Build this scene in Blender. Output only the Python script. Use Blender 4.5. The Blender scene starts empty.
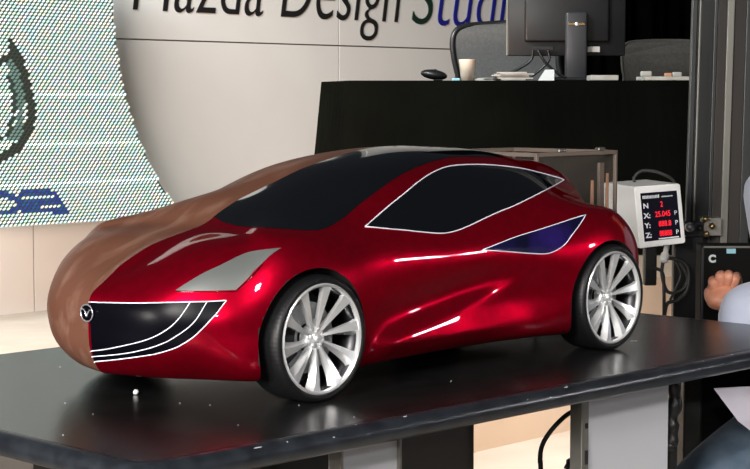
import bpy, bmesh, math, random
import numpy as np
from mathutils import Vector, Matrix
from mathutils.geometry import delaunay_2d_cdt
random.seed(7)
C = bpy.context.scene.collection
R = math.radians
PI = math.pi

# ------------------------------------------------------------------ camera
TABLE_Z = 0.75
EYE = Vector((0, 0, TABLE_Z + 0.42126))
FPX, PITCH = 1739.23, 0.0783687
cd = bpy.data.cameras.new('camera'); cam = bpy.data.objects.new('camera', cd); C.objects.link(cam)
cam.location = EYE; cam.rotation_euler = (PI/2 - PITCH, 0, 0)
cd.sensor_width = 36; cd.lens = FPX/750*36; cd.clip_start = 0.05; cd.clip_end = 100
bpy.context.scene.camera = cam

def ray(px, py):
    a, b = (px-375)/FPX, -(py-234.5)/FPX
    c, s = math.cos(PITCH), math.sin(PITCH)
    return Vector((a, c + b*s, -s + b*c))
def P(px, py, Y):                       # the point seen at a pixel, at depth Y
    d = ray(px, py); return EYE + d*(Y/d.y)
def Pz(px, py, z):                      # the point seen at a pixel, at height z
    d = ray(px, py); return EYE + d*((z-EYE.z)/d.z)

# ------------------------------------------------------------------ world, lights, exposure
w = bpy.data.worlds.new('world'); bpy.context.scene.world = w; w.use_nodes = True
w.node_tree.nodes['Background'].inputs[0].default_value = (0.75, 0.85, 1, 1)
w.node_tree.nodes['Background'].inputs[1].default_value = 0.025
vs = bpy.context.scene.view_settings
vs.view_transform = 'Standard'; vs.look = 'None'; vs.gamma = 1; vs.use_curve_mapping = False; vs.exposure = 0.0
def area(name, loc, target, sx, sy, power, color=(1, 1, 1), spread=180):
    l = bpy.data.lights.new(name, 'AREA'); l.shape = 'RECTANGLE'; l.size = sx; l.size_y = sy
    l.energy = power; l.color = color; l.spread = R(spread)
    o = bpy.data.objects.new(name, l); C.objects.link(o); o.location = loc
    o.rotation_euler = (Vector(target)-Vector(loc)).to_track_quat('-Z', 'Y').to_euler()
    return o
area('camera_flash', (0.02, -0.02, 1.36), (0.1, 2.6, 0.9), 0.07, 0.04, 11, (1, 0.98, 0.95))
area('stage_light_left', (-2.9, 0.3, 1.15), (-0.2, 2.4, 0.85), 0.5, 0.35, 8, (1, 0.94, 0.88), 60)
area('stage_light_front', (-1.4, -0.8, 2.0), (-0.1, 2.4, 0.8), 1.1, 0.7, 40, (1, 0.95, 0.9), 80)
area('added_side_light', (4.1, 3.05, 1.32), (0.3, 2.6, 0.95), 0.14, 0.14, 0.6, (0.97, 0.95, 1), 40)  # added source, placed to put the highlight on the door
area('ceiling_spot_right', (2.2, -0.6, 3.0), (0.5, 2.9, 0.8), 0.35, 0.35, 9, (1, 0.95, 0.9), 60)
area('wall_wash_high', (-2.6, 4.9, 3.9), (-1.0, 10.5, 1.5), 3.0, 0.5, 232, (0.95, 1, 0.98), 100)
area('wall_wash_low', (-2.0, 5.6, 0.75), (-0.4, 10.9, 1.1), 2.2, 0.3, 48, (1, 0.68, 0.52), 80)
area('floor_wash', (-2.4, 7.4, 4.3), (-2.2, 7.6, 0), 2.0, 1.2, 9, (1, 0.84, 0.74), 60)
area('under_wash', (1.1, 4.6, 2.6), (0.9, 5.4, 0), 1.0, 0.5, 22, (1, 0.92, 0.84), 60)

# ------------------------------------------------------------------ materials
def mat(name, col, rough=0.5, metal=0.0, coat=0.0, coat_rough=0.03, emit=None, estr=0, spec=0.5, alpha=1, trans=0, sheen=0):
    m = bpy.data.materials.new(name); m.use_nodes = True
    b = m.node_tree.nodes['Principled BSDF']; I = b.inputs
    I['Base Color'].default_value = (*col, 1); I['Roughness'].default_value = rough; I['Metallic'].default_value = metal
    I['Coat Weight'].default_value = coat; I['Coat Roughness'].default_value = coat_rough
    I['Specular IOR Level'].default_value = spec; I['Transmission Weight'].default_value = trans
    I['Sheen Weight'].default_value = sheen; I['Alpha'].default_value = alpha
    if emit: I['Emission Color'].default_value = (*emit, 1); I['Emission Strength'].default_value = estr
    return m
def nodes(m): return m.node_tree.nodes, m.node_tree.links, m.node_tree.nodes['Principled BSDF']
def noisy(m, col2, scale=5, detail=4, lo=0.35, hi=0.65, bump=0, stretch=(1, 1, 1), bdist=0.002, coords='Object'):
    n, l, b = nodes(m)
    tc = n.new('ShaderNodeTexCoord'); mp = n.new('ShaderNodeMapping'); mp.inputs['Scale'].default_value = stretch
    nz = n.new('ShaderNodeTexNoise'); nz.inputs['Scale'].default_value = scale; nz.inputs['Detail'].default_value = detail
    cr = n.new('ShaderNodeValToRGB'); cr.color_ramp.elements[0].position = lo; cr.color_ramp.elements[1].position = hi
    cr.color_ramp.elements[0].color = b.inputs['Base Color'].default_value[:]; cr.color_ramp.elements[1].color = (*col2, 1)
    l.new(tc.outputs[coords], mp.inputs[0]); l.new(mp.outputs[0], nz.inputs[0]); l.new(nz.outputs[0], cr.inputs[0]); l.new(cr.outputs[0], b.inputs['Base Color'])
    if bump:
        bp = n.new('ShaderNodeBump'); bp.inputs['Strength'].default_value = bump; bp.inputs['Distance'].default_value = bdist
        l.new(nz.outputs[0], bp.inputs['Height']); l.new(bp.outputs[0], b.inputs['Normal'])
    return m
M = {}
M['paint'] = noisy(mat('candy_red_paint', (0.42, 0.001, 0.018), 0.34, 0.85, 0.6, 0.02), (0.36, 0.001, 0.015), 60, 2)
_p = nodes(M['paint'])[2]; _p.inputs['Specular IOR Level'].default_value = 0.0; _p.inputs['Specular Tint'].default_value = (0.35, 0.02, 0.05, 1)
M['clay'] = noisy(mat('brown_clay', (0.125, 0.052, 0.032), 0.5, 0, 0.05, 0.3, spec=0.3), (0.22, 0.125, 0.092), 11, 9, 0.50, 0.78, 0.5, (0.7, 3, 2), 0.003)
M['well'] = mat('wheel_well_black', (0.006, 0.006, 0.006), 0.8)
M['film'] = mat('black_gloss_film', (0.004, 0.0045, 0.006), 0.06, 0, 0.6, 0.03)
M['film_blue'] = noisy(mat('dark_blue_film', (0.004, 0.004, 0.02), 0.08, 0, 0.6), (0.02, 0.010, 0.11), 14, 2, 0.35, 0.7)
M['film_grille'] = mat('black_grille_film', (0.002, 0.002, 0.004), 0.3, spec=0.08)
M['silver_film'] = mat('silver_grey_film', (0.20, 0.215, 0.21), 0.32, 0.55, 0.3)
M['tape'] = mat('white_tape', (0.80, 0.80, 0.92), 0.5, emit=None)
M['chrome'] = mat('polished_alloy', (0.90, 0.91, 0.92), 0.26, 0.68)
M['alloy_dark'] = mat('dark_alloy', (0.06, 0.06, 0.065), 0.4, 1.0)
M['disc'] = mat('brake_steel', (0.40, 0.41, 0.42), 0.4, 0.8)
M['rubber'] = mat('tire_rubber', (0.006, 0.006, 0.007), 0.45, spec=0.35)
M['badge'] = mat('badge_silver', (0.75, 0.75, 0.82), 0.25, 0.8)
M['tabletop'] = noisy(mat('black_tabletop', (0.007, 0.0075, 0.008), 0.26, 0, 0.0, spec=0.34), (0.012, 0.012, 0.012), 30, 5, bump=0.05, bdist=0.0005)
M['edge'] = noisy(mat('black_edge_band', (0.010, 0.012, 0.016), 0.30, spec=0.6), (0.02, 0.024, 0.03), 40, 4)
M['chip'] = mat('worn_chip', (0.45, 0.46, 0.48), 0.5)
M['panelwhite'] = noisy(mat('white_wall_panel', (0.62, 0.615, 0.60), 0.55), (0.58, 0.575, 0.565), 1.5, 2)
M['gap'] = mat('dark_joint', (0.20, 0.20, 0.19), 0.8)
M['floor'] = noisy(mat('cream_carpet', (0.54, 0.49, 0.43), 0.9, spec=0.1), (0.48, 0.43, 0.37), 3, 4)
M['riser'] = noisy(mat('cream_riser', (0.68, 0.53, 0.41), 0.7), (0.62, 0.46, 0.34), 2, 2)
M['cloth'] = noisy(mat('black_table_cloth', (0.003, 0.0033, 0.0028), 1.0, spec=0.0), (0.004, 0.0045, 0.0036), 4, 3)
M['curtain'] = noisy(mat('black_curtain', (0.001, 0.001, 0.001), 1.0, spec=0.0), (0.0015, 0.0015, 0.0015), 4, 3)
M['plastic'] = noisy(mat('black_plastic', (0.009, 0.009, 0.010), 0.38), (0.012, 0.012, 0.013), 8, 2)
M['mesh'] = noisy(mat('grey_chair_mesh', (0.10, 0.10, 0.10), 0.8, alpha=0.86), (0.08, 0.08, 0.08), 80, 2)
M['mesh_brown'] = noisy(mat('brown_chair_mesh', (0.055, 0.048, 0.042), 0.8, alpha=0.9), (0.04, 0.036, 0.03), 80, 2)
M['paper'] = noisy(mat('white_paper', (0.50, 0.49, 0.46), 0.6), (0.38, 0.36, 0.33), 10, 2)
M['cup'] = noisy(mat('paper_cup', (0.85, 0.70, 0.58), 0.6), (0.78, 0.62, 0.50), 12, 2)
M['cyan'] = mat('pale_blue_plastic', (0.35, 0.65, 0.75), 0.4)
M['steel'] = noisy(mat('brushed_steel', (0.42, 0.40, 0.36), 0.35, 0.8), (0.34, 0.33, 0.3), 20, 3)
M['colgrey'] = noisy(mat('machine_grey', (0.060, 0.064, 0.066), 0.35, 0.5), (0.045, 0.048, 0.05), 6, 3, stretch=(4, 4, .3))
M['coldark'] = noisy(mat('machine_dark', (0.018, 0.02, 0.021), 0.4, 0.3), (0.012, 0.013, 0.014), 6, 3, stretch=(4, 4, .3))
M['colbrown'] = noisy(mat('machine_brown', (0.030, 0.024, 0.020), 0.5, 0.2), (0.022, 0.018, 0.016), 6, 3, stretch=(4, 4, .3))
M['colwhite'] = noisy(mat('machine_rail', (0.24, 0.235, 0.21), 0.4, 0.3), (0.19, 0.19, 0.17), 9, 3, stretch=(4, 4, .3))
M['case'] = noisy(mat('white_instrument_case', (0.88, 0.88, 0.87), 0.45), (0.82, 0.82, 0.81), 8, 2)
M['face'] = mat('instrument_face', (0.004, 0.004, 0.012), 0.2)
M['ink'] = mat('white_print', (0.75, 0.78, 0.8), 0.5)
M['led_red'] = mat('red_digit', (0.5, 0, 0.01), 0.4, emit=(1, 0.01, 0.03), estr=0.9)
M['black_letter'] = mat('black_letter', (0.008, 0.008, 0.008), 0.5)
M['green_letter'] = mat('green_letter', (0.006, 0.024, 0.014), 0.5)
M['blue_letter'] = mat('blue_letter', (0.010, 0.012, 0.20), 0.5)
M['plate'] = noisy(mat('pale_grey_panel', (0.55, 0.56, 0.60), 0.42, 0.1), (0.50, 0.51, 0.55), 2.5, 2)
M['brass'] = mat('brass', (0.45, 0.33, 0.16), 0.3, 1)
M['taupe'] = noisy(mat('taupe_frame', (0.17, 0.135, 0.11), 0.5), (0.13, 0.10, 0.085), 9, 2)
M['acrylic'] = mat('clear_acrylic', (0.15, 0.13, 0.11), 0.08, alpha=0.08)
M['peach'] = noisy(mat('peach_wood', (0.62, 0.32, 0.19), 0.6), (0.52, 0.26, 0.15), 10, 2)
M['skin'] = noisy(mat('skin', (0.62, 0.29, 0.19), 0.5), (0.52, 0.21, 0.13), 30, 3)
M['shirt'] = noisy(mat('pale_blue_shirt', (0.46, 0.50, 0.62), 0.8, sheen=0.2), (0.38, 0.42, 0.55), 12, 3, bump=0.4, bdist=0.004)
M['jeans'] = noisy(mat('blue_grey_jeans', (0.10, 0.14, 0.19), 0.85), (0.065, 0.10, 0.145), 25, 4, bump=0.3, bdist=0.003)
M['hair'] = noisy(mat('dark_hair', (0.03, 0.018, 0.012), 0.6), (0.015, 0.01, 0.008), 40, 2)
M['shoe'] = mat('black_leather', (0.012, 0.011, 0.01), 0.35)
M['eye'] = mat('eye_white', (0.7, 0.68, 0.65), 0.3)
M['pellet'] = mat('white_pellet', (0.8, 0.8, 0.8), 0.4)

# tire tread and sidewall rings as fine bump
n, l, b = nodes(M['rubber'])
tc = n.new('ShaderNodeTexCoord'); sp = n.new('ShaderNodeSeparateXYZ'); l.new(tc.outputs['Object'], sp.inputs[0])
at = n.new('ShaderNodeMath'); at.operation = 'ARCTAN2'; l.new(sp.outputs[2], at.inputs[0]); l.new(sp.outputs[0], at.inputs[1])
ml = n.new('ShaderNodeMath'); ml.operation = 'MULTIPLY'; ml.inputs[1].default_value = 90; l.new(at.outputs[0], ml.inputs[0])
sn = n.new('ShaderNodeMath'); sn.operation = 'SINE'; l.new(ml.outputs[0], sn.inputs[0])
bp = n.new('ShaderNodeBump'); bp.inputs['Strength'].default_value = 0.12; bp.inputs['Distance'].default_value = 0.0005
l.new(sn.outputs[0], bp.inputs['Height']); l.new(bp.outputs[0], b.inputs['Normal'])

# ------------------------------------------------------------------ helpers
def mesh_obj(name, bm, m, parent=None, smooth=False, angle=None, **props):
    me = bpy.data.meshes.new(name)
    bmesh.ops.recalc_face_normals(bm, faces=bm.faces[:])
    bm.to_mesh(me); bm.free()
    mats = m if isinstance(m, (list, tuple)) else [m]
    for k in mats: me.materials.append(k)
    if smooth or angle:
        for p in me.polygons: p.use_smooth = True
    if angle: me.set_sharp_from_angle(angle=R(angle))
    o = bpy.data.objects.new(name, me); C.objects.link(o)
    if parent: o.parent = parent
    for k, v in props.items(): o[k] = v
    return o
def tag(o, label=None, cat=None, group=None, kind=None):
    if label: o['label'] = label
    if cat: o['category'] = cat
    if group: o['group'] = group
    if kind: o['kind'] = kind
    return o
def thing(name, label, cat, loc=(0, 0, 0), rz=0, group=None):
    o = bpy.data.objects.new(name, None); C.objects.link(o); o.empty_display_size = 0.05
    o.location = loc; o.rotation_euler = (0, 0, rz)
    return tag(o, label, cat, group)
def box(bm, c, s, rot=None, bevel=0, seg=2, mi=0):
    r = bmesh.ops.create_cube(bm, size=1)
    mtx = Matrix.Translation(Vector(c)) @ (rot.to_4x4() if rot else Matrix()) @ Matrix.Diagonal((*s, 1))
    bmesh.ops.transform(bm, matrix=mtx, verts=r['verts'])
    fs = list({f for v in r['verts'] for f in v.link_faces})
    for f in fs: f.material_index = mi
    if bevel:
        es = list({e for v in r['verts'] for e in v.link_edges})
        bmesh.ops.bevel(bm, geom=es, offset=bevel, segments=seg, affect='EDGES', profile=0.5)
    return r
def lathe(bm, prof, n=48, axis='Z', c=(0, 0, 0), close=False, mi=0):
    rings = []
    for k in range(n):
        a = 2*PI*k/n; ring = []
        for (r, h) in prof:
            if axis == 'Z': v = (r*math.cos(a), r*math.sin(a), h)
            else: v = (r*math.cos(a), h, r*math.sin(a))
            ring.append(bm.verts.new((v[0]+c[0], v[1]+c[1], v[2]+c[2])))
        rings.append(ring)
    m = len(prof)
    for k in range(n):
        A, B = rings[k], rings[(k+1) % n]
        for i in range(m if close else m-1):
            j = (i+1) % m
            try: f = bm.faces.new((A[i], B[i], B[j], A[j])); f.material_index = mi
            except ValueError: pass
    if not close:
        for i in (0, m-1):
            if prof[i][0] > 1e-5:
                try: bm.faces.new([rings[k][i] for k in range(n)])
                except ValueError: pass
    bmesh.ops.remove_doubles(bm, verts=bm.verts[:], dist=1e-6)
def tube(bm, pts, r, n=8, flat=1.0, closed=False, caps=True):
    pts = [Vector(p) for p in pts]; N = len(pts); rings = []
    up = Vector((0, 0, 1)); prev = None
    for i, p in enumerate(pts):
        a = pts[(i-1) % N] if (closed or i) else p; b = pts[(i+1) % N] if (closed or i < N-1) else p
        t = (b-a).normalized()
        if prev is None:
            s = t.cross(up)
            if s.length < 1e-3: s = t.cross(Vector((1, 0, 0)))
        else: s = prev - t*prev.dot(t)
        s.normalize(); prev = s; u = s.cross(t)
        rr = r[i] if isinstance(r, (list, tuple)) else r
        rings.append([bm.verts.new(p + s*rr*math.cos(2*PI*k/n) + u*rr*flat*math.sin(2*PI*k/n)) for k in range(n)])
    for i in range(N if closed else N-1):
        A, B = rings[i], rings[(i+1) % N]
        for k in range(n): bm.faces.new((A[k], A[(k+1) % n], B[(k+1) % n], B[k]))
    if not closed and caps: bm.faces.new(rings[0]); bm.faces.new(rings[-1])
def smooth_path(pts, n=8, closed=False):
    pts = [Vector(p) for p in pts]; out = []; N = len(pts)
    for i in range(N if closed else N-1):
        g = lambda k: pts[k % N] if closed else pts[max(0, min(N-1, k))]
        p0, p1, p2, p3 = g(i-1), g(i), g(i+1), g(i+2)
        for k in range(n):
            t = k/n
            out.append(0.5*((2*p1)+(p2-p0)*t+(2*p0-5*p1+4*p2-p3)*t*t+(3*p1-p0-3*p2+p3)*t**3))
    if not closed: out.append(pts[-1])
    return out
def prism(bm, poly, y0, y1, mtx=None, mi=0):
    """poly: (x,z) outline extruded along y"""
    a = [bm.verts.new((x, y0, z)) for x, z in poly]; b = [bm.verts.new((x, y1, z)) for x, z in poly]
    f = [bm.faces.new(a), bm.faces.new(b[::-1])]
    for i in range(len(poly)): f.append(bm.faces.new((a[i], b[i], b[(i+1) % len(poly)], a[(i+1) % len(poly)])))
    for k in f: k.material_index = mi
    if mtx: bmesh.ops.transform(bm, matrix=mtx, verts=a+b)
def text_mesh(name, body, m, parent, size, mtx, sx=1.0, shear=0.0, offset=0.0, extrude=0.002, width=None, align='LEFT', **props):
    cu = bpy.data.curves.new(name, 'FONT'); cu.body = body; cu.size = size; cu.shear = shear; cu.offset = offset; cu.extrude = extrude
    cu.align_x = align
    t = bpy.data.objects.new('tmp', cu); C.objects.link(t)
    bpy.context.view_layer.update()
    me = bpy.data.meshes.new_from_object(t.evaluated_get(bpy.context.evaluated_depsgraph_get()))
    bpy.data.objects.remove(t); bpy.data.curves.remove(cu)
    if width:
        xs = [v.co.x for v in me.vertices]; sx = width/(max(xs)-min(xs)); x0 = min(xs)
        me.transform(Matrix.Translation((-x0, 0, 0)))
    me.transform(mtx @ Matrix.Diagonal((sx, 1, 1, 1)))
    me.name = name; me.materials.clear(); me.materials.append(m)
    o = bpy.data.objects.new(name, me); C.objects.link(o)
    if parent: o.parent = parent
    for k, v in props.items(): o[k] = v
    return o
def frame_mtx(o, x, z):
    """matrix whose x axis is x, y axis (text up) is z"""
    x = Vector(x).normalized(); z = Vector(z).normalized(); n_ = x.cross(z)
    return Matrix(((x.x, z.x, n_.x, o[0]), (x.y, z.y, n_.y, o[1]), (x.z, z.z, n_.z, o[2]), (0, 0, 0, 1)))

# ================================================================== SETTING
WD = Vector((1625, FPX, 0)).normalized()       # the back wall runs this way (to the right and away)
WN = Vector((WD.y, -WD.x, 0))                  # towards the camera
D0 = 9.34
W0 = P(0, 316, D0); W0.z = 0
WANG = math.atan2(WD.y, WD.x)
def wall_pt(px, py, off=0.0):                  # the point of the wall plane seen at a pixel
    d = ray(px, py); q = W0 + WN*off
    t = (q-EYE).dot(WN)/d.dot(WN); return EYE + d*t
def wall_sz(px, py, off=0.0):
    p = wall_pt(px, py, off); return (p-W0).dot(WD), p.z
rotW = Matrix.Rotation(WANG, 3, 'Z')

bm = bmesh.new(); box(bm, (0, 8, -0.05), (24, 26, 0.1)); tag(mesh_obj('floor', bm, M['floor']), kind='structure')
# wall built of white panels with dark joints
s_end = wall_sz(514, 60)[0]
zs = wall_sz(318, 45)[1]
sv = wall_sz(339, 60)[0]; sl = wall_sz(34, 270)[0]
bm = bmesh.new()
def wbox(bm, s0, s1, z0, z1, d0, d1, mi=0):
    c = W0 + WD*((s0+s1)/2) + WN*((d0+d1)/2); c.z = (z0+z1)/2
    box(bm, c, (s1-s0, abs(d1-d0), z1-z0), rotW, mi=mi)
wbox(bm, -3, sv, 0, 3.2, -0.12, -0.02, 1); wbox(bm, sv, s_end, 0, 4.2, -0.12, -0.02, 1)
g = 0.0045
cols = [-3, sl-1.9, sl, sl+(sv-sl)/2-0.2, sv, s_end]
for a, b_ in zip(cols, cols[1:]):
    if a == sl: continue
    s0 = a+g; s1 = b_-g
    if a == cols[3]: s0 = sl+g                  # one long panel between the joints that show
    for z0, z1 in ((0, zs-g), (zs+g, 3.2 if a < sv-0.01 else 4.2)):
        wbox(bm, s0, s1, z0, z1, -0.02, 0)
tag(mesh_obj('wall_back', bm, [M['panelwhite'], M['gap']]), kind='structure')
# black drapes to the right of the white wall
bm = bmesh.new()
pl = []
for i in range(240):
    s = s_end - 0.02 + i*0.03
    pl.append((s, 0.05*math.sin(i*0.9)+0.03*math.sin(i*0.37+1)))
vs0 = []
for s, d in pl:
    q = W0 + WD*s + WN*(0.1+d); vs0.append((bm.verts.new((q.x, q.y, 0)), bm.verts.new((q.x, q.y, 5))))
for a, b_ in zip(vs0, vs0[1:]): bm.faces.new((a[0], b_[0], b_[1], a[1]))
o = mesh_obj('stage_curtain', bm, M['curtain'], smooth=True)
tag(o, 'tall black curtain hanging beside the white lettered wall', 'curtain')

# cream riser the desk stands on
RZ = 0.5
RA = P(300, 460, 5.35)
def rbox(bm, s0, s1, z0, z1, d0, d1, mi=0, bev=0):
    c = RQ + WD*((s0+s1)/2) - WN*((d0+d1)/2); c.z = (z0+z1)/2
    box(bm, c, (s1-s0, abs(d1-d0), z1-z0), rotW, bevel=bev, mi=mi)
RQ = P(530, 300, 5.9); RQ.z = 0
bm = bmesh.new()
fp = [(-0.10, 5.26), (-0.42, 8.0), (-0.42, 8.95), (6, 8.95), (6, 11.0)]
q = RQ + WD*5.2; fp = [(-0.10, (RQ + WD*((-0.10-RQ.x)/WD.x)).y), (q.x, q.y), (q.x, 10.2), (-0.42, 8.95), (-0.42, 8.0)]
lo = [bm.verts.new((x, y, 0)) for x, y in fp]; hi = [bm.verts.new((x, y, RZ)) for x, y in fp]
bm.faces.new(hi); bm.faces.new(lo[::-1])
for i in range(len(fp)): bm.faces.new((lo[i], lo[(i+1) % len(fp)], hi[(i+1) % len(fp)], hi[i]))
tag(mesh_obj('trim_1', bm, M['riser']), kind='structure')

# lettering on the wall
sg = thing('wall_lettering', 'large slanted black and blue lettering along top of white wall', 'lettering', (0, 0, 0))
def word(body, px0, px1, py, m, size=0.56):
    s0, z0 = wall_sz(px0, py); s1, _ = wall_sz(px1, py)
    o_ = wall_pt(px0, py, 0.004)
    text_mesh('word', body, m, sg, size, frame_mtx(o_, WD, (0, 0, 1)), shear=0.22, offset=-0.006, extrude=0.003, width=s1-s0)
word('Mazda', 133, 263, 10.5, M['black_letter'])
word('Design', 281, 400, 17.5, M['black_letter'])
word('S', 412, 436, 24, M['green_letter'])
word('tudio', 437, 530, 25.5, M['blue_letter'])

# ------------------------------------------------------------------ LED screen
LO = 0.45                                       # stands this far in front of the wall
led = thing('led_screen', 'curved white dot-matrix display with dark emblem and blue letters, left of wall', 'screen', (0, 0, 0))
edge = [(111, -60), (112, -20), (113, 0), (114, 25), (118, 55), (123, 85), (131, 115), (142, 145), (157, 178), (175, 206)]
bot = [(175, 209), (150, 213.5), (120, 218.5), (90, 221.5), (60, 223), (30, 225), (0, 227), (-60, 230)]
outline = smooth_path([(x, y, 0) for x, y in edge], 4) + [Vector((x, y, 0)) for x, y in bot] + [Vector((-60, -60, 0))]
poly = [wall_sz(p.x, p.y, LO) for p in outline]
def inpoly(x, y, pg):
    c = False; j = len(pg)-1
    for i in range(len(pg)):
        if (pg[i][1] > y) != (pg[j][1] > y) and x < (pg[j][0]-pg[i][0])*(y-pg[i][1])/(pg[j][1]-pg[i][1])+pg[i][0]: c = not c
        j = i
    return c
Wm = Matrix.Translation(W0 + WN*LO) @ Matrix.Rotation(WANG, 4, 'Z')
bm = bmesh.new(); prism(bm, poly, 0.004, 0.06, Wm)
mesh_obj('housing', bm, mat('screen_back', (0.03, 0.05, 0.04), 0.8, spec=0.1), led)
def dist(p, pts, closed=False):
    d = 1e9
    for a, b_ in zip(pts, pts[1:]):
        vx, vy = b_[0]-a[0], b_[1]-a[1]; t = max(0, min(1, ((p[0]-a[0])*vx+(p[1]-a[1])*vy)/(vx*vx+vy*vy+1e-9)))
        d = min(d, math.hypot(p[0]-a[0]-vx*t, p[1]-a[1]-vy*t))
    return d
stroke = [(v.x, v.y) for v in smooth_path([(9, 40, 0), (17, 56, 0), (25, 78, 0), (30, 100, 0), (31, 116, 0), (26, 135, 0), (15, 149, 0), (-6, 160, 0)], 6)]
stroke2 = [(13, 54), (3, 60), (-8, 66)]
stroke3 = [(v.x, v.y) for v in smooth_path([(10, 76, 0), (14, 96, 0), (13, 116, 0), (7, 134, 0), (-6, 142, 0)], 5)]
blue_a = [[(24, 194), (54, 193), (66, 210), (24, 210), (19, 206), (26, 202), (56, 201)], [(-4, 195), (8, 195), (17, 200), (19, 206), (12, 212), (-4, 213)]]
bm = bmesh.new(); lay = bm.loops.layers.color.new('Col')
s_min = min(p[0] for p in poly); s_max = max(p[0] for p in poly); z_min = min(p[1] for p in poly); z_max = min(3.0, max(p[1] for p in poly))
pitch = 0.0262; rowp = 0.0190
mi_ = Wm.inverted()
def to_px(pt):
    d = pt-EYE; c, s = math.cos(PITCH), math.sin(PITCH)
    y = d.y*c - d.z*s; z = d.y*s + d.z*c
    return 375+FPX*d.x/y, 234.5-FPX*z/y
poly_in = poly
row = 0; z = z_min+0.006
while z < z_max:
    s = s_min + (pitch/2 if row % 2 else 0)
    while s < s_max:
        if inpoly(s, z, poly_in):
            q = Wm @ Vector((s, 0, z)); px = to_px(q)
            if px[0] > -62 and px[1] > -62:
                k = random.random(); col = (0.66+0.18*k, 0.80, 0.70+0.14*random.random())
                br = 0.86
                if z_min+0.40 < z < z_min+0.42 or 0.66 < z-z_min < 0.68 or 0.2 < z-z_min < .22: br = 1.15
                col = tuple(c*br for c in col)
                wd = 4.2 if px[1] > 60 else 1.5+ (px[1]-38)*0.12
                if dist(px, stroke) < wd or dist(px, stroke2) < 3.0: col = (0.010, 0.02, 0.016)
                elif dist(px, stroke3) < 1.8: col = (0.03, 0.10, 0.09)
                elif px[0] < 24 and 60 < px[1] < 140 and dist(px, stroke) < 13: col = (0.28, 0.36, 0.34)
                for bl in blue_a:
                    if dist(px, bl) < 3.0: col = (0.0, 0.09+0.12*k, 0.40)
                hx = []
                for a in range(6):
                    an = PI/6 + a*PI/3
                    hx.append(bm.verts.new(Wm @ Vector((s+0.0120*math.cos(an), 0.0, z+0.0072*math.sin(an)+0.0040*math.cos(an)))))
                f = bm.faces.new(hx)
                for lp in f.loops: lp[lay] = (*col, 1)
        s += pitch
    z += rowp*0.9; row += 1
m = mat('screen_dots', (0.015, 0.015, 0.015), 0.8, spec=0.1); n, l, b = nodes(m)
va = n.new('ShaderNodeVertexColor'); va.layer_name = 'Col'; l.new(va.outputs[0], b.inputs['Emission Color']); b.inputs['Emission Strength'].default_value = 2.7
M['dots'] = m
mesh_obj('light_dots', bm, m, led, kind='stuff')

# ================================================================== TABLE AND CAR FRAMES
CA = 0.819305
CU = Vector((math.cos(CA), math.sin(CA), 0)); CW = Vector((-math.sin(CA), math.cos(CA), 0))
CO = Vector((-0.071678, 2.383806, 0)) + CW*0.228; CO.z = TABLE_Z
CM = Matrix.Translation(CO) @ Matrix.Rotation(CA, 4, 'Z')
def L(x, y, z): return CM @ Vector((x, y, z))

# ------------------------------------------------------------------ table
TA = CA - 0.024
TM = Matrix.Translation(CO) @ Matrix.Rotation(TA, 4, 'Z')
def T(x, y, z): return TM @ Vector((x, y, z))
TX0, TX1, TY0, TY1 = -0.436, 1.160, -0.386, 0.500
TH = 0.032
tb = thing('table', 'long black gloss table with rounded edge band holding the car model', 'table', T((TX0+TX1)/2, (TY0+TY1)/2, -TABLE_Z), TA)
ti = tb.matrix_basis.inverted()
TL = (Matrix.Translation(tb.location) @ Matrix.Rotation(TA, 4, 'Z')).inverted() @ TM   # table frame -> children frame
def rrect(x0, x1, y0, y1, r, n=8):
    out = []
    for cx, cy, a0 in ((x1-r, y1-r, 0), (x0+r, y1-r, 90), (x0+r, y0+r, 180), (x1-r, y0+r, 270)):
        for k in range(n+1):
            a = R(a0+90*k/n); out.append((cx+r*math.cos(a), cy+r*math.sin(a)))
    return out
bm = bmesh.new()
def slab(bm, ins, prof):
    rings = []
    for off, zz in prof:
        rings.append([bm.verts.new((x, y, zz)) for x, y in rrect(TX0+off, TX1-off, TY0+off, TY1-off, 0.045-off*0.9, 8)])
    for A, B in zip(rings, rings[1:]):
        for i in range(len(A)): bm.faces.new((A[i], A[(i+1) % len(A)], B[(i+1) % len(A)], B[i]))
    return rings
rg = slab(bm, 0, [(0.019, -0.004), (0.019, 0.0)]); bm.faces.new(rg[-1]); bm.faces.new(rg[0][::-1])
bmesh.ops.transform(bm, matrix=TL, verts=bm.verts[:]); mesh_obj('tabletop', bm, M['tabletop'], tb)
bm = bmesh.new()
prof = [(0.0189, -0.0002)] + [(0.016-0.016*math.sin(R(a)), -0.016+0.0158*math.cos(R(a))) for a in range(0, 181, 12)] + [(0.05, -TH+0.0002), (0.05, -0.0045), (0.0189, -0.0045)]
rg = slab(bm, 0, prof)
for i in range(len(rg[0])): bm.faces.new((rg[-1][i], rg[-1][(i+1) % len(rg[0])], rg[0][(i+1) % len(rg[0])], rg[0][i]))
bmesh.ops.transform(bm, matrix=TL, verts=bm.verts[:]); mesh_obj('edge_band', bm, M['edge'], tb, smooth=True)
bm = bmesh.new(); box(bm, ((TX0+TX1)/2, (TY0+TY1)/2, -0.020), (TX1-TX0-0.1, TY1-TY0-0.1, 0.022)); bmesh.ops.transform(bm, matrix=TL, verts=bm.verts[:])
mesh_obj('underside', bm, M['coldark'], tb)
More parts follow.
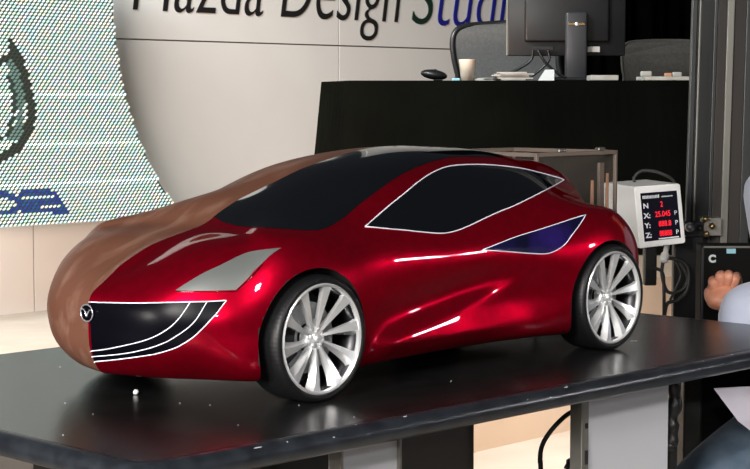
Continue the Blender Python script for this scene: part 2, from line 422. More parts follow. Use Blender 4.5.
# chips on the edge band
def on_edge(px):                                  # nearest table edge point below a pixel column
    best = None
    for k in range(800):
        x = TX0+0.05+(TX1-TX0-0.1)*k/799; q = T(x, TY0+0.004, -0.006); p = to_px(q)
        if best is None or abs(p[0]-px) < best[0]: best = (abs(p[0]-px), x)
    return best[1]
for px, ln, an in ((259, .016, 40), (262+26, .003, 40), (361, .003, 10), (333, .004, 60), (409, .010, 20), (568, .010, 30), (549, .004, 70), (735, .007, 20), (527, .003, 60), (705, .003, 30)):
    x = on_edge(px); a = R(an); y = TY0+0.016-0.016*math.sin(a); z = -0.016+0.0158*math.cos(a)
    bm = bmesh.new()
    dy, dz = math.cos(a), math.sin(a)
    nrm = Vector((0, -math.sin(a), math.cos(a)))
    k = 9; ring = []
    for i in range(k):
        t = 2*PI*i/k; rr = random.uniform(.6, 1)
        ring.append(bm.verts.new(Vector((x+ln/2*math.cos(t)*rr, y+0.0011*math.sin(t)*rr*math.cos(a), z+0.0011*math.sin(t)*rr*math.sin(a))) + nrm*0.0003))
    top = bmesh.ops.extrude_face_region(bm, geom=[bm.faces.new(ring)])
    bmesh.ops.translate(bm, verts=[v for v in top['geom'] if isinstance(v, bmesh.types.BMVert)], vec=-nrm*0.0006)
    bmesh.ops.transform(bm, matrix=TL, verts=bm.verts[:]); mesh_obj('edge_chip', bm, M['chip'], tb, label='pale worn chip on the edge band')
# pedestal legs: pale plate between steel posts
def plane_x(px, py, y):                           # table-frame x of the point on plane y seen at a pixel
    inv = TM.inverted(); o_ = inv @ EYE; d = (inv.to_3x3() @ ray(px, py)); t = (y-o_.y)/d.y; return (o_+d*t)
def leg(x0, x1, y, posts, plate=True):
    bm = bmesh.new(); box(bm, ((x0+x1)/2, y, -(TABLE_Z+TH)/2), (x1-x0, 0.02, TABLE_Z-TH-0.002)); bmesh.ops.transform(bm, matrix=TL, verts=bm.verts[:])
    lg = mesh_obj('leg', bm, M['plate'], tb)
    for xp, wd in posts:
        bm = bmesh.new(); box(bm, (xp, y-0.004, -(TABLE_Z+TH)/2), (wd, 0.024, TABLE_Z-TH-0.002), bevel=0.0015)
        bmesh.ops.transform(bm, matrix=TL, verts=bm.verts[:]); po = mesh_obj('post', bm, M['steel'], lg)
        if wd > 0.015:
            for k in range(9):
                bm = bmesh.new(); box(bm, (xp+0.002, y-0.0165, -0.09-k*0.05), (0.006, 0.002, 0.022 if k % 3 == 1 else 0.008)); bmesh.ops.transform(bm, matrix=TL, verts=bm.verts[:])
                mesh_obj('slot', bm, M['well'], lg)
    return lg
yl = TY0+0.10
xa, xb = plane_x(341, 455, yl-.014).x, plane_x(400, 445, yl-.014).x
leg(xa, xb, yl, ((xa+0.001, 0.005), (xb, 0.005)))
xa, xb = plane_x(584.5, 430, yl-.014).x, plane_x(668, 420, yl-.01).x
leg(xa+.01, xb, yl, ((xa, 0.018),))
TLEGX = xb
# black case under the table
xc0, xc1 = TX0+0.36, plane_x(476, 430, yl+.10).x
cs = thing('equipment_case', 'black equipment case standing under the left part of the table', 'case', T((xc0+xc1)/2, 0.0, -TABLE_Z), TA)
cl = (Matrix.Translation(cs.location) @ Matrix.Rotation(TA, 4, 'Z')).inverted() @ TM
bm = bmesh.new(); box(bm, ((xc0+xc1)/2, (yl+0.10+0.36)/2, -TABLE_Z/2-0.03), (xc1-xc0, 0.36-yl-.10, TABLE_Z-0.09), bevel=0.008); bmesh.ops.transform(bm, matrix=cl, verts=bm.verts[:])
mesh_obj('body', bm, noisy(mat('case_black', (0.016, 0.014, 0.012), 0.6), (0.03, 0.024, 0.02), 8, 6), cs)
for k in (0.25, 0.75):
    bm = bmesh.new(); box(bm, (xc0+(xc1-xc0)*k, yl+0.095, -0.3), (0.05, 0.012, 0.06), bevel=0.004); bmesh.ops.transform(bm, matrix=cl, verts=bm.verts[:])
    mesh_obj('latch', bm, M['coldark'], cs)
for k in (0.06, 0.94):
    for yy in (yl+.14, 0.32):
        bm = bmesh.new(); lathe(bm, [(0.001, -0.012), (0.022, -0.012), (0.024, 0), (0.022, 0.012), (0.001, 0.012)], 20, 'Y', (xc0+(xc1-xc0)*k, yy, -TABLE_Z+0.024)); bmesh.ops.transform(bm, matrix=cl, verts=bm.verts[:])
        mesh_obj('caster', bm, M['rubber'], cs)

# ================================================================== THE CAR MODEL
def colf(x, ys, zs, dx=None):
    dx = dx or [0]*11
    return [(x+dx[i], ys[i], zs[i]) for i in range(11)]
NET = [
 [(-.195,0,.040),(-.212,0,.048),(-.222,0,.066),(-.228,0,.100),(-.228,0,.127),(-.224,0,.149),(-.213,0,.160),(-.198,0,.170),(-.185,0,.179),(-.174,0,.187),(-.163,0,.193)],
 [(-.178,.05,.040),(-.198,.055,.047),(-.214,.058,.065),(-.222,.06,.100),(-.222,.06,.127),(-.217,.059,.149),(-.203,.057,.167),(-.183,.052,.182),(-.160,.044,.192),(-.140,.026,.200),(-.120,0,.212)],
 [(-.160,.09,.039),(-.174,.104,.046),(-.191,.113,.064),(-.204,.12,.100),(-.205,.122,.127),(-.199,.121,.151),(-.184,.116,.176),(-.157,.104,.200),(-.128,.084,.214),(-.100,.046,.218),(-.075,0,.224)],
 [(-.125,.13,.038),(-.137,.148,.044),(-.153,.160,.062),(-.166,.170,.100),(-.166,.172,.127),(-.160,.169,.154),(-.147,.161,.187),(-.117,.142,.216),(-.085,.108,.227),(-.060,.057,.229),(-.035,0,.233)],
 [(-.098,.17,.037),(-.109,.197,.043),(-.117,.205,.058),(-.119,.206,.100),(-.118,.207,.130),(-.112,.203,.162),(-.100,.190,.199),(-.080,.163,.226),(-.050,.122,.234),(-.030,.062,.238),(-.010,0,.241)],
 colf(-.06,[.18,.210,.221,.226,.225,.218,.202,.174,.127,.066,0],[.036,.041,.060,.100,.140,.178,.214,.236,.244,.252,.256],[0,0,0,0,0,0,0,0,.03,.055,.08]),
 colf(0.0,[.18,.218,.228,.231,.230,.222,.204,.175,.130,.067,0],[.035,.040,.060,.100,.145,.188,.222,.239,.257,.272,.273],[0,0,0,0,0,0,0,0,.02,.04,.06]),
 colf(.06,[.18,.216,.224,.226,.225,.218,.200,.176,.137,.071,0],[.035,.040,.060,.100,.145,.187,.219,.240,.262,.287,.292],[0,0,0,0,0,0,0,0,.02,.04,.06]),
 colf(.13,[.17,.208,.212,.212,.212,.210,.198,.176,.141,.076,0],[.035,.042,.060,.100,.145,.185,.215,.243,.277,.305,.311],[0,0,0,0,0,0,0,0,.015,.03,.05]),
 colf(.21,[.17,.204,.206,.203,.206,.207,.197,.174,.139,.076,0],[.035,.044,.060,.100,.145,.184,.213,.254,.297,.322,.327],[0,0,0,0,0,0,0,0,.01,.02,.04]),
 colf(.30,[.17,.203,.205,.200,.204,.206,.195,.168,.134,.075,0],[.035,.046,.062,.100,.145,.183,.212,.264,.308,.333,.339],[0,0,0,0,0,0,0,0,0,.01,.02]),
 colf(.40,[.17,.204,.207,.201,.205,.207,.193,.162,.130,.072,0],[.035,.047,.064,.100,.145,.185,.219,.268,.311,.337,.343]),
 colf(.49,[.17,.208,.213,.210,.213,.213,.192,.160,.126,.070,0],[.035,.045,.062,.100,.145,.188,.230,.272,.306,.333,.340]),
 colf(.58,[.18,.214,.222,.224,.225,.221,.196,.160,.122,.068,0],[.035,.042,.060,.100,.145,.190,.238,.271,.299,.326,.333]),
 colf(.66,[.18,.218,.228,.232,.231,.226,.203,.157,.116,.063,0],[.035,.042,.060,.100,.150,.197,.236,.254,.281,.312,.321]),
 colf(.73,[.18,.212,.222,.228,.227,.219,.195,.147,.110,.059,0],[.037,.045,.062,.105,.152,.196,.232,.238,.264,.302,.312]),
 [(.770,.16,.040),(.777,.185,.050),(.788,.196,.070),(.801,.199,.110),(.804,.198,.150),(.799,.190,.187),(.785,.170,.214),(.775,.130,.222),(.782,.095,.242),(.793,.053,.278),(.798,0,.292)],
 [(.790,.11,.040),(.812,.14,.055),(.830,.145,.075),(.843,.147,.110),(.846,.146,.150),(.840,.138,.183),(.828,.125,.204),(.815,.098,.213),(.816,.070,.229),(.822,.037,.260),(.826,0,.277)],
 [(.800,0,.040),(.832,0,.055),(.855,0,.075),(.866,0,.110),(.868,0,.150),(.864,0,.183),(.855,0,.200),(.845,0,.215),(.840,0,.230),(.838,0,.245),(.836,0,.258)],
]
NET = np.array(NET)
def cubic(t, Pn, tt):
    n_ = len(t); h = np.diff(t); Pn = np.asarray(Pn, float); sh = Pn.shape; Pf = Pn.reshape(n_, -1)
    A = np.zeros((n_, n_)); B = np.zeros_like(Pf); A[0, 0] = A[-1, -1] = 1
    for i in range(1, n_-1):
        A[i, i-1] = h[i-1]; A[i, i] = 2*(h[i-1]+h[i]); A[i, i+1] = h[i]
        B[i] = 6*((Pf[i+1]-Pf[i])/h[i]-(Pf[i]-Pf[i-1])/h[i-1])
    Mm = np.linalg.solve(A, B); k = np.clip(np.searchsorted(t, tt, side='right')-1, 0, n_-2)
    H = h[k][:, None]; a = (t[k+1]-tt)[:, None]; b_ = (tt-t[k])[:, None]
    out = Mm[k]*a**3/(6*H)+Mm[k+1]*b_**3/(6*H)+(Pf[k]/H-Mm[k]*H/6)*a+(Pf[k+1]/H-Mm[k+1]*H/6)*b_
    return out.reshape((len(tt),)+sh[1:])
NU, NV = 280, 130
def surface():
    mid = NET[:, 4:7].mean(1); tu = np.concatenate([[0], np.cumsum(np.linalg.norm(np.diff(mid, axis=0), axis=1))])
    rr = NET[5:15].mean(0); tv = np.concatenate([[0], np.cumsum(np.linalg.norm(np.diff(rr[:, 1:], axis=0), axis=1))])
    a = cubic(tu, NET, np.linspace(0, tu[-1], NU)); b_ = cubic(tv, a.transpose(1, 0, 2), np.linspace(0, tv[-1], NV))
    S = b_.transpose(1, 0, 2)
    # sculpted crease along the lower door: the flank kicks out below a rising line
    x, y, z = S[..., 0], S[..., 1], S[..., 2]
    zc = 0.070+(x-0.10)*0.19
    win = np.clip((x-0.10)/0.06, 0, 1)*np.clip((0.50-x)/0.20, 0, 1); win = win*win*(3-2*win)
    up = 1/(1+np.exp((z-zc)/0.0045)); low = np.clip((z-0.045)/0.02, 0, 1)
    S[..., 1] = y + np.where(y > 0.1, 1, 0)*win*(0.0145*up*low - 0.002*np.exp(-((z-zc-0.022)/0.02)**2))
    S[0, :, 1] = 0; S[-1, :, 1] = 0; S[:, -1, 1] = 0
    return S
SF = surface(); SF[..., 1] *= -1                 # the near, painted half (y < 0)
du = np.gradient(SF, axis=0); dv = np.gradient(SF, axis=1)
NF = np.cross(du, dv); ln = np.linalg.norm(NF, axis=2, keepdims=True); NF = NF/np.maximum(ln, 1e-12)
ref = SF - np.array([0.3, 0, 0.14]); 
if (NF*ref).sum() < 0: NF = -NF
def ev(A, u, v):                                  # bilinear look-up, u, v in grid units
    u = np.clip(u, 0, NU-1.0001); v = np.clip(v, 0, NV-1.0001); i = u.astype(int); j = v.astype(int); a = (u-i)[:, None]; b_ = (v-j)[:, None]
    return A[i, j]*(1-a)*(1-b_)+A[i+1, j]*a*(1-b_)+A[i, j+1]*(1-a)*b_+A[i+1, j+1]*a*b_
cU = np.array(CU); cW = np.array(CW); cO = np.array(CO)
def proj_local(p):
    Q = cO + p[..., 0:1]*cU + p[..., 1:2]*cW + p[..., 2:3]*np.array([0, 0, 1]) - np.array(EYE)
    c, s = math.cos(PITCH), math.sin(PITCH); yy = Q[..., 1]*c-Q[..., 2]*s; zz = Q[..., 1]*s+Q[..., 2]*c
    return np.stack([375+FPX*Q[..., 0]/yy, 234.5-FPX*zz/yy], -1)
PF = proj_local(SF)
eye_l = np.array(CM.inverted() @ EYE)
FRONT = ((eye_l-SF)*NF).sum(-1) > 0
def uv_of(px, py):
    d = np.where(FRONT, (PF[..., 0]-px)**2+(PF[..., 1]-py)**2, 1e9); k = np.unravel_index(d.argmin(), d.shape)
    u, v = float(k[0]), float(k[1])
    u = min(max(u, 0.5), NU-1.5); v = min(max(v, 0.5), NV-1.5)
    for _ in range(12):
        f = lambda a, b_: ev(PF, np.array([a]), np.array([b_]))[0]
        p = f(u, v); e = 0.4; ju = (f(u+e, v)-f(u-e, v))/(2*e); jv = (f(u, v+e)-f(u, v-e))/(2*e)
        J = np.array([ju, jv]).T
        if abs(np.linalg.det(J)) < 1e-3: break
        st = np.linalg.solve(J, np.array([px, py])-p); st = np.clip(st, -2, 2); u += st[0]; v += st[1]
        u = min(max(u, 0), NU-1.001); v = min(max(v, 0), NV-1.001)
    return u, v

car = thing('model_car', 'large scale model car, near half glossy red, far half bare brown clay, on black table', 'model car', CO, CA)
AX_F, AX_R, WR, TR = 0.0, 0.69, 0.0767, 0.0889
ARCH = ((-0.007, 0.087, 0.1005), (0.6805, 0.0815, 0.1035))
def half_shell(name, S, m, label):
    bm = bmesh.new()
    g_ = [[bm.verts.new(S[i, j]) for j in range(NV)] for i in range(NU)]
    for i in range(NU-1):
        for j in range(NV-1):
            try: bm.faces.new((g_[i][j], g_[i+1][j], g_[i+1][j+1], g_[i][j+1]))
            except ValueError: pass
    inner = [bm.verts.new((S[i, 0, 0], 0, S[i, 0, 2])) if 0 < i < NU-1 else g_[i][0] for i in range(NU)]
    for i in range(NU-1):
        vs_ = []
        for q in (g_[i][0], inner[i], inner[i+1], g_[i+1][0]):
            if q not in vs_: vs_.append(q)
        if len(vs_) > 2: bm.faces.new(vs_)
    loop = inner[:] + [g_[-1][j] for j in range(1, NV)] + [g_[i][-1] for i in range(NU-2, -1, -1)] + [g_[0][j] for j in range(NV-2, 0, -1)]
    bm.faces.new(loop)
    bmesh.ops.remove_doubles(bm, verts=bm.verts[:], dist=1e-6)
    o = mesh_obj(name, bm, [m, M['well']], car)
    sgn = np.sign(S[NU//2, NV//2, 1])
    bm = bmesh.new()
    for ax, az, HR in ARCH:
        lathe(bm, [(0.0005, 0.140*sgn), (HR-0.004, 0.140*sgn), (HR-0.001, 0.15*sgn), (HR, 0.21*sgn), (HR+0.002, 0.30*sgn), (0.0005, 0.30*sgn)], 96, 'Y', (ax, 0, az))
    cut = mesh_obj('cutter', bm, [M['well']])
    md = o.modifiers.new('b', 'BOOLEAN'); md.operation = 'DIFFERENCE'; md.object = cut; md.solver = 'EXACT'; md.use_hole_tolerant = True
    cut.parent = car
    bpy.context.view_layer.update()
    me = bpy.data.meshes.new_from_object(o.evaluated_get(bpy.context.evaluated_depsgraph_get()))
    o.modifiers.clear(); o.data = me; bpy.data.objects.remove(cut)
    me.materials.clear(); me.materials.append(m); me.materials.append(M['well'])
    for p in me.polygons:
        c = p.center; k = 0
        for ax, az, HR in ARCH:
            if math.hypot(c.x-ax, c.z-az) < HR+0.0025 and abs(c.y) < 0.24 and abs(c.y) > 0.139:
                if all(math.hypot(me.vertices[v].co.x-ax, me.vertices[v].co.z-az) < HR+0.0024 for v in p.vertices): k = 1
        if c.z < 0.0345 and abs(p.normal.z) > 0.8: k = 1
        p.material_index = k; p.use_smooth = True
    me.set_sharp_from_angle(angle=R(38))
    if label: o['label'] = label
    return o
half_shell('painted_body_half', SF, M['paint'], 'glossy candy red painted half of the body')
half_shell('clay_body_half', SF*np.array([1, -1, 1]), M['clay'], 'bare brown clay half of the body')

def smooth2(pts, n=6, closed=False, corners=()):
    """Catmull-Rom through pixel points, broken at the corner indices"""
    if closed: pts = pts + [pts[0]]
    out = []; cuts = sorted(set([0, len(pts)-1] + [c for c in corners]))
    for a, b_ in zip(cuts, cuts[1:]):
        seg = smooth_path([(x, y, 0) for x, y in pts[a:b_+1]], n)
        out += [(p.x, p.y) for p in seg[:-1]]
    if not closed: out.append(pts[-1])
    return out
def patch(name, uv, m, off=0.0006, parent=car, step=2.0, **props):
    """thin film lying on the body, outline in surface coordinates"""
    bd = [Vector(p) for p in uv]
    pts = bd[:]; us = [p.x for p in bd]; vv = [p.y for p in bd]; pg = [(p.x, p.y) for p in bd]
    u = min(us)+step/2
    while u < max(us):
        v = min(vv)+step/2
        while v < max(vv):
            if inpoly(u, v, pg) and dist((u, v), pg+[pg[0]]) > step*0.45: pts.append(Vector((u, v)))
            v += step
        u += step
    ed = [(i, (i+1) % len(bd)) for i in range(len(bd))]
    r = delaunay_2d_cdt(pts, ed, [], 1, 1e-5)
    uu = np.array([p.x for p in r[0]]); v2 = np.array([p.y for p in r[0]])
    X = ev(SF, uu, v2); Nn = ev(NF, uu, v2); Nn /= np.linalg.norm(Nn, axis=1, keepdims=True)
    me = bpy.data.meshes.new(name); me.from_pydata([tuple(p) for p in X+Nn*off], [], [tuple(f) for f in r[2]])
    me.materials.append(m)
    for p in me.polygons: p.use_smooth = True
    me.update()
    me.normals_split_custom_set_from_vertices([tuple(p) for p in Nn])
    o = bpy.data.objects.new(name, me); C.objects.link(o); o.parent = parent
    for k, v in props.items(): o[k] = v
    return o
def tape(name, uvpts, r=0.00095, parent=car, m=None):
    dense = []
    for a, b_ in zip(uvpts, uvpts[1:]):
        k = max(1, int(math.hypot(a[0]-b_[0], a[1]-b_[1])/1.5))
        for i in range(k): dense.append((a[0]+(b_[0]-a[0])*i/k, a[1]+(b_[1]-a[1])*i/k))
    dense.append(uvpts[-1])
    u = np.array([p[0] for p in dense]); v = np.array([p[1] for p in dense])
    X = ev(SF, u, v)+ev(NF, u, v)*0.0008
    bm = bmesh.new(); tube(bm, [Vector(p) for p in X], r, 8)
    return mesh_obj(name, bm, m or M['tape'], parent, smooth=True)
def px_uv(pts): return [uv_of(x, y) for x, y in pts]

# windscreen and roof film: along the centreline, back down along the pillar and roof rail
vc = NV-1.002
def u_at(px):                                      # centreline station seen at a pixel column
    row_ = PF[:, -1, 0]; i = int(np.argmin(np.where(SF[:, -1, 2] > 0.2, abs(row_-px), 1e9))); return float(i)
u0, u1 = u_at(214), u_at(520)
cl_ = [(u, vc) for u in np.linspace(u0, u1, 60)]
rail = smooth2([(512, 157.5), (480, 157), (455, 157), (437, 160.5), (420, 166), (400, 175.5), (380, 189), (360, 204), (342, 219), (322, 229.5), (300, 230), (275, 228.5), (240, 226.5), (222, 222)], 4)
patch('windscreen_film', cl_ + px_uv(rail), M['film'], label='black gloss film over windscreen and roof')

dlo_px = [(365, 226.8), (372, 220.5), (380, 213.5), (391, 204), (403, 194.5), (415, 184.5), (426, 176.5), (438, 170), (450, 166.3), (470, 164.8), (490, 165.2), (505, 166.5), (523, 169), (539.5, 172.8), (555, 177), (564, 180),
          (552, 187), (539.5, 193.5), (516, 205), (500, 211.5), (487.6, 217), (472, 224.5), (459, 230), (448, 232.8), (438, 233.5), (420, 232), (404, 230.3), (391, 229.3)]
dlo = px_uv(smooth2(dlo_px, 3, True, (15,)))
sw = patch('side_window_film', dlo, M['film'], 0.0007, label='black gloss side window film')
tape('window_tape', dlo+[dlo[0]], parent=sw)
tri_px = [(482, 250), (500, 243), (516, 236.8), (535, 231), (557, 224), (575, 218), (585.5, 215), (580, 224), (571, 236), (566, 243), (560, 248), (553, 251.8), (545, 253.8), (530, 253.4), (505, 251.5)]
tri = px_uv(smooth2(tri_px, 3, True, (6,)))
qw = patch('quarter_window_film', tri, M['film_blue'], 0.0007, label='dark blue triangular film')
tape('window_tape', tri+[tri[0]], 0.0008, parent=qw)
# grille film
gtop = [(87.5, 302), (110, 302.8), (138, 303.2), (160, 302.8), (183, 302.2), (207, 301.6), (226.5, 300.5)]
gright = [(221, 307.5), (217, 313), (211.5, 319), (206, 325), (199, 332), (192, 338), (183, 343.8), (174, 348.3), (156, 353.6), (140, 356.2), (127, 358), (108, 360.2), (88.5, 361.7)]
def clampnear(uvs): return [(max(u, 0.02), v) for u, v in uvs]
gt = clampnear(px_uv(smooth2(gtop, 4))); gr = clampnear(px_uv(smooth2(gtop[-1:]+gright, 4)))
gt[0] = (0.02, gt[0][1]); gr[-1] = (0.02, gr[-1][1])
gf = patch('grille_film', gt + gr[1:], M['film_grille'], 0.0006, label='black grille film on the nose')
tape('grille_tape', gt, 0.00085, gf); tape('grille_tape', gr, 0.00085, gf)
for ln_ in ([(207, 302), (204, 307), (197, 318.5), (189, 327), (179, 334.3), (168, 341), (156, 346), (142, 350), (127, 353), (107, 355.3), (88.5, 356.6)],
            [(190, 302.5), (186, 309), (179, 318.5), (171, 326.5), (161, 333.3), (150, 338.5), (138, 342.3), (122, 346), (107, 349), (88.5, 351.3)]):
    q = clampnear(px_uv(smooth2(ln_, 4))); q[-1] = (0.02, q[-1][1]); tape('grille_tape', q, 0.0008, gf)
# headlamp film
hl = [(175.5, 290.5), (190, 281), (205, 272.5), (222, 264.5), (238, 256.5), (248, 252.5), (262, 250), (281, 248), (272, 254), (264, 261.5), (255, 270), (247, 279), (240, 286), (236, 289.8), (215, 290.6), (195, 290.8)]
hu = px_uv(smooth2(hl, 3, True, (7, 13)))
patch('headlamp_film', hu, M['silver_film'], 0.0007, label='silver grey headlamp film')
tape('headlamp_tape', px_uv([(176, 291.5), (205, 292), (236, 291.2), (247, 281), (262, 265)]), 0.0007, car, M['film'])

# emblem on the nose, straddling the centreline
em_n = Vector((-1, 0, 0.05)).normalized()
em = bpy.data.objects.new('emblem', None)
bm = bmesh.new()
ec = Vector((-0.2305, 0, 0.1275))
def eo(a, b_): return ec + Vector((0, a, b_))
ring = [eo(0.0132*math.cos(t), 0.0112*math.sin(t)*(1 if math.sin(t) > 0 else 1.08)) for t in [2*PI*k/40 for k in range(40)]]
tube(bm, ring, 0.0011, 8, closed=True)
tube(bm, smooth_path([eo(0.0125, 0.004), eo(0.007, 0.004), eo(0.003, 0.0005), eo(0, -0.0055), eo(-0.003, 0.0005), eo(-0.007, 0.004), eo(-0.0125, 0.004)], 5), 0.0010, 8)
emb = mesh_obj('emblem', bm, M['badge'], car, smooth=True, label='silver oval winged emblem')
bm = bmesh.new()
lathe(bm, [(0.0001, -0.0005), (1, -0.0005), (1, 0.0005), (0.0001, 0.0005)], 40, 'Y')
bmesh.ops.transform(bm, matrix=Matrix.Translation(ec+Vector((0.0005, 0, 0))) @ Matrix.Rotation(PI/2, 4, 'Z') @ Matrix.Diagonal((0.0128, 1, 0.0108, 1)), verts=bm.verts[:])
mesh_obj('emblem_plate', bm, M['film_grille'], emb)

# wheels
def spoke(bm, a0):
    N = 12; prev = None
    for k in range(N+1):
        t = k/N; r = 0.014+(WR-0.0035-0.014)*t
        sweep = -0.07*t + 0.07
        wd = 0.0026+0.0088*t**1.3
        if t > .85: wd += 0.002*((t-.85)/.15)**2
        dep = 0.0105*(1-t)**1.4                     # dished towards the hub
        a = a0+sweep; cr = wd/r
        pts = []
        for da, h in ((-cr, 0.009), (-cr*0.30, -0.0008), (cr*0.92, 0.0008), (cr, 0.007), (0, 0.013)):
            pts.append(bm.verts.new((r*math.cos(a+da), -0.228+dep+h+0.002, r*math.sin(a+da))))
        if prev:
            for i in range(5): bm.faces.new((prev[i], prev[(i+1) % 5], pts[(i+1) % 5], pts[i]))
        else: bm.faces.new(pts)
        prev = pts
    bm.faces.new(prev[::-1])
def wheel_mesh():
    bm = bmesh.new()
    # rim lip and barrel
    lathe(bm, [(WR-0.0045, -0.2235), (WR-0.0035, -0.2275), (WR-0.001, -0.2290), (WR+0.0010, -0.2275), (WR+0.0010, -0.221), (WR-0.0035, -0.221)], 96, 'Y', close=True)
    for k in range(10): spoke(bm, 2*PI*k/10+R(79))
    # hub
    lathe(bm, [(0.0001, -0.2165), (0.007, -0.2165), (0.0085, -0.2150), (0.0165, -0.2130), (0.0185, -0.2095), (0.0185, -0.200), (0.0001, -0.200)], 40, 'Y')
    return bm
parts = {}
def build_wheel():
    w0 = mesh_obj('wheel', wheel_mesh(), M['chrome'], car, angle=32, label='ten-spoke swirling alloy wheel')
    bm = bmesh.new()
    pr = [(WR+0.0005, -0.2262), (WR+0.003, -0.2288), (WR+0.006, -0.2292), (TR-0.003, -0.2270), (TR-0.001, -0.2240), (TR, -0.2190), (TR, -0.168), (TR-0.001, -0.164), (WR+0.004, -0.160), (WR-0.004, -0.162), (WR-0.003, -0.205)]
    lathe(bm, pr, 128, 'Y', close=True); t_ = mesh_obj('tire', bm, M['rubber'], w0, smooth=True)
    bm = bmesh.new(); lathe(bm, [(WR+0.0004, -0.221), (WR-0.006, -0.205), (WR-0.008, -0.170), (WR-0.010, -0.170), (WR-0.0085, -0.206), (WR-0.0045, -0.2215)], 96, 'Y', close=True); mesh_obj('rim_barrel', bm, M['alloy_dark'], w0, smooth=True)
    bm = bmesh.new(); lathe(bm, [(0.02, -0.197), (0.050, -0.197), (0.050, -0.191), (0.02, -0.191)], 64, 'Y', close=True)
    for k in range(20):
        a = 2*PI*k/20
        for rr in (0.030, 0.041):
            q = bmesh.ops.create_cone(bm, cap_ends=True, segments=8, radius1=0.0013, radius2=0.0013, depth=0.0065)
            bmesh.ops.transform(bm, matrix=Matrix.Translation((rr*math.cos(a+rr*9), -0.1945, rr*math.sin(a+rr*9))) @ Matrix.Rotation(PI/2, 4, 'X'), verts=q['verts'])
    mesh_obj('brake_disc', bm, M['disc'], w0, smooth=False)
    bm = bmesh.new()
    arc = [(0.030, 0.055)]; N = 10
    ring_ = []
    for k in range(N+1):
        a = R(145)+R(70)*k/N
        ring_.append([bm.verts.new((r*math.cos(a), y, r*math.sin(a))) for r, y in ((0.034, -0.206), (0.055, -0.206), (0.058, -0.19), (0.034, -0.19))])
    for A, B in zip(ring_, ring_[1:]):
        for i in range(4): bm.faces.new((A[i], A[(i+1) % 4], B[(i+1) % 4], B[i]))
    bm.faces.new(ring_[0]); bm.faces.new(ring_[-1][::-1])
    mesh_obj('brake_caliper', bm, M['alloy_dark'], w0)
    bm = bmesh.new(); lathe(bm, [(0.0001, -0.172), (WR-0.009, -0.172), (WR-0.009, -0.168), (0.0001, -0.168)], 48, 'Y'); mesh_obj('backing_plate', bm, M['well'], w0)
    bm = bmesh.new(); lathe(bm, [(0.0001, -0.2200), (0.0040, -0.2195), (0.0052, -0.2180), (0.0052, -0.2155), (0.0001, -0.2155)], 24, 'Y'); mesh_obj('center_cap', bm, M['chrome'], w0, smooth=True)
    for k in range(5):
        a = 2*PI*k/5+PI/2; bm = bmesh.new()
        lathe(bm, [(0.0001, -0.2175), (0.0020, -0.2172), (0.0026, -0.2160), (0.0026, -0.211), (0.0001, -0.211)], 6, 'Y', (0.0115*math.cos(a), 0, 0.0115*math.sin(a))); mesh_obj('lug_nut', bm, M['chrome'], w0)
    return w0
w0 = build_wheel()
def copy_tree(o, parent):
    c = o.copy(); C.objects.link(c); c.parent = parent
    for ch in list(o.children): copy_tree(ch, c)
    return c
w0.location = (AX_F, 0, TR)
w1 = copy_tree(w0, car); w1.location = (AX_R, 0, TR)
for ax in (AX_F, AX_R):
    w2 = copy_tree(w0, car); w2.location = (ax, 0, TR); w2.rotation_euler = (0, 0, PI)

# ------------------------------------------------------------------ specks on the table
bm = bmesh.new(); bmesh.ops.create_icosphere(bm, subdivisions=2, radius=0.0042)
for v in bm.verts: v.co *= random.uniform(.85, 1.1)
p = Pz(136, 392, TABLE_Z+0.004)
o = mesh_obj('clay_pellet', bm, M['pellet'], smooth=True); o.location = p; tag(o, 'small round white pellet lying on the table before the nose', 'pellet')
specks = [(65, 403), (93, 414), (63, 435), (60, 367), (238, 425), (210, 405), (354, 417), (299, 405), (451, 381), (180, 403), (633, 340), (636, 340.5)]
first = None
for i, (x, y) in enumerate(specks[:-2]):
    if first is None:
        bm = bmesh.new(); bmesh.ops.create_icosphere(bm, subdivisions=1, radius=0.0011)
        for v in bm.verts: v.co.z *= 0.6
        o = first = mesh_obj('dust_speck', bm, M['chip'])
    else: o = first.copy(); C.objects.link(o)
    o.location = Pz(x, y, TABLE_Z+0.0006); o.rotation_euler = (0, 0, i)
    tag(o, 'tiny pale speck of dust lying on the black tabletop', 'speck', 'dust specks on the table')
bm = bmesh.new(); box(bm, (0, 0, 0), (0.012, 0.003, 0.0012), bevel=0.0004)
o = mesh_obj('clay_shaving', bm, M['chip']); o.location = Pz(634, 341, TABLE_Z+0.0008); o.rotation_euler = (0, 0, 0.1); tag(o, 'thin pale shaving on the table beside the rear wheel', 'shaving')

# ------------------------------------------------------------------ clear acrylic case behind the car
pb = Pz(614.5, 311, TABLE_Z); pinv = TM.inverted() @ pb
bx1 = min(pinv.x, TX1-0.03); by0 = pinv.y
ac = thing('acrylic_case', 'clear box with taupe frame standing on table behind the car tail', 'display case', T(bx1-0.2, by0+0.1, 0.0005), TA)
al = (Matrix.Translation(ac.location) @ Matrix.Rotation(TA, 4, 'Z')).inverted() @ TM
hz = (to_px(T(bx1, by0, 0))[1]-151)/FPX*(T(bx1, by0, 0).y)
hz *= 1.012
ax0, ay1 = 0.885, min(by0+0.26, TY1-0.03)
def abox(nm, c, s, m, bev=0.001):
    bm = bmesh.new(); box(bm, c, s, bevel=bev); bmesh.ops.transform(bm, matrix=al, verts=bm.verts[:]); return mesh_obj(nm, bm, m, ac)
for x in (ax0, bx1):
    for y in (by0, ay1): abox('corner_post', (x, y, hz/2), (0.007 if x == ax0 else 0.006, 0.007, hz), M['taupe'])
for y in (by0, ay1): abox('top_rail', ((ax0+bx1)/2, y, hz-0.004), (bx1-ax0, 0.007, 0.008), M['taupe'])
for x in (ax0, bx1): abox('top_rail', (x, (by0+ay1)/2, hz-0.004), (0.007, ay1-by0, 0.008), M['taupe'])
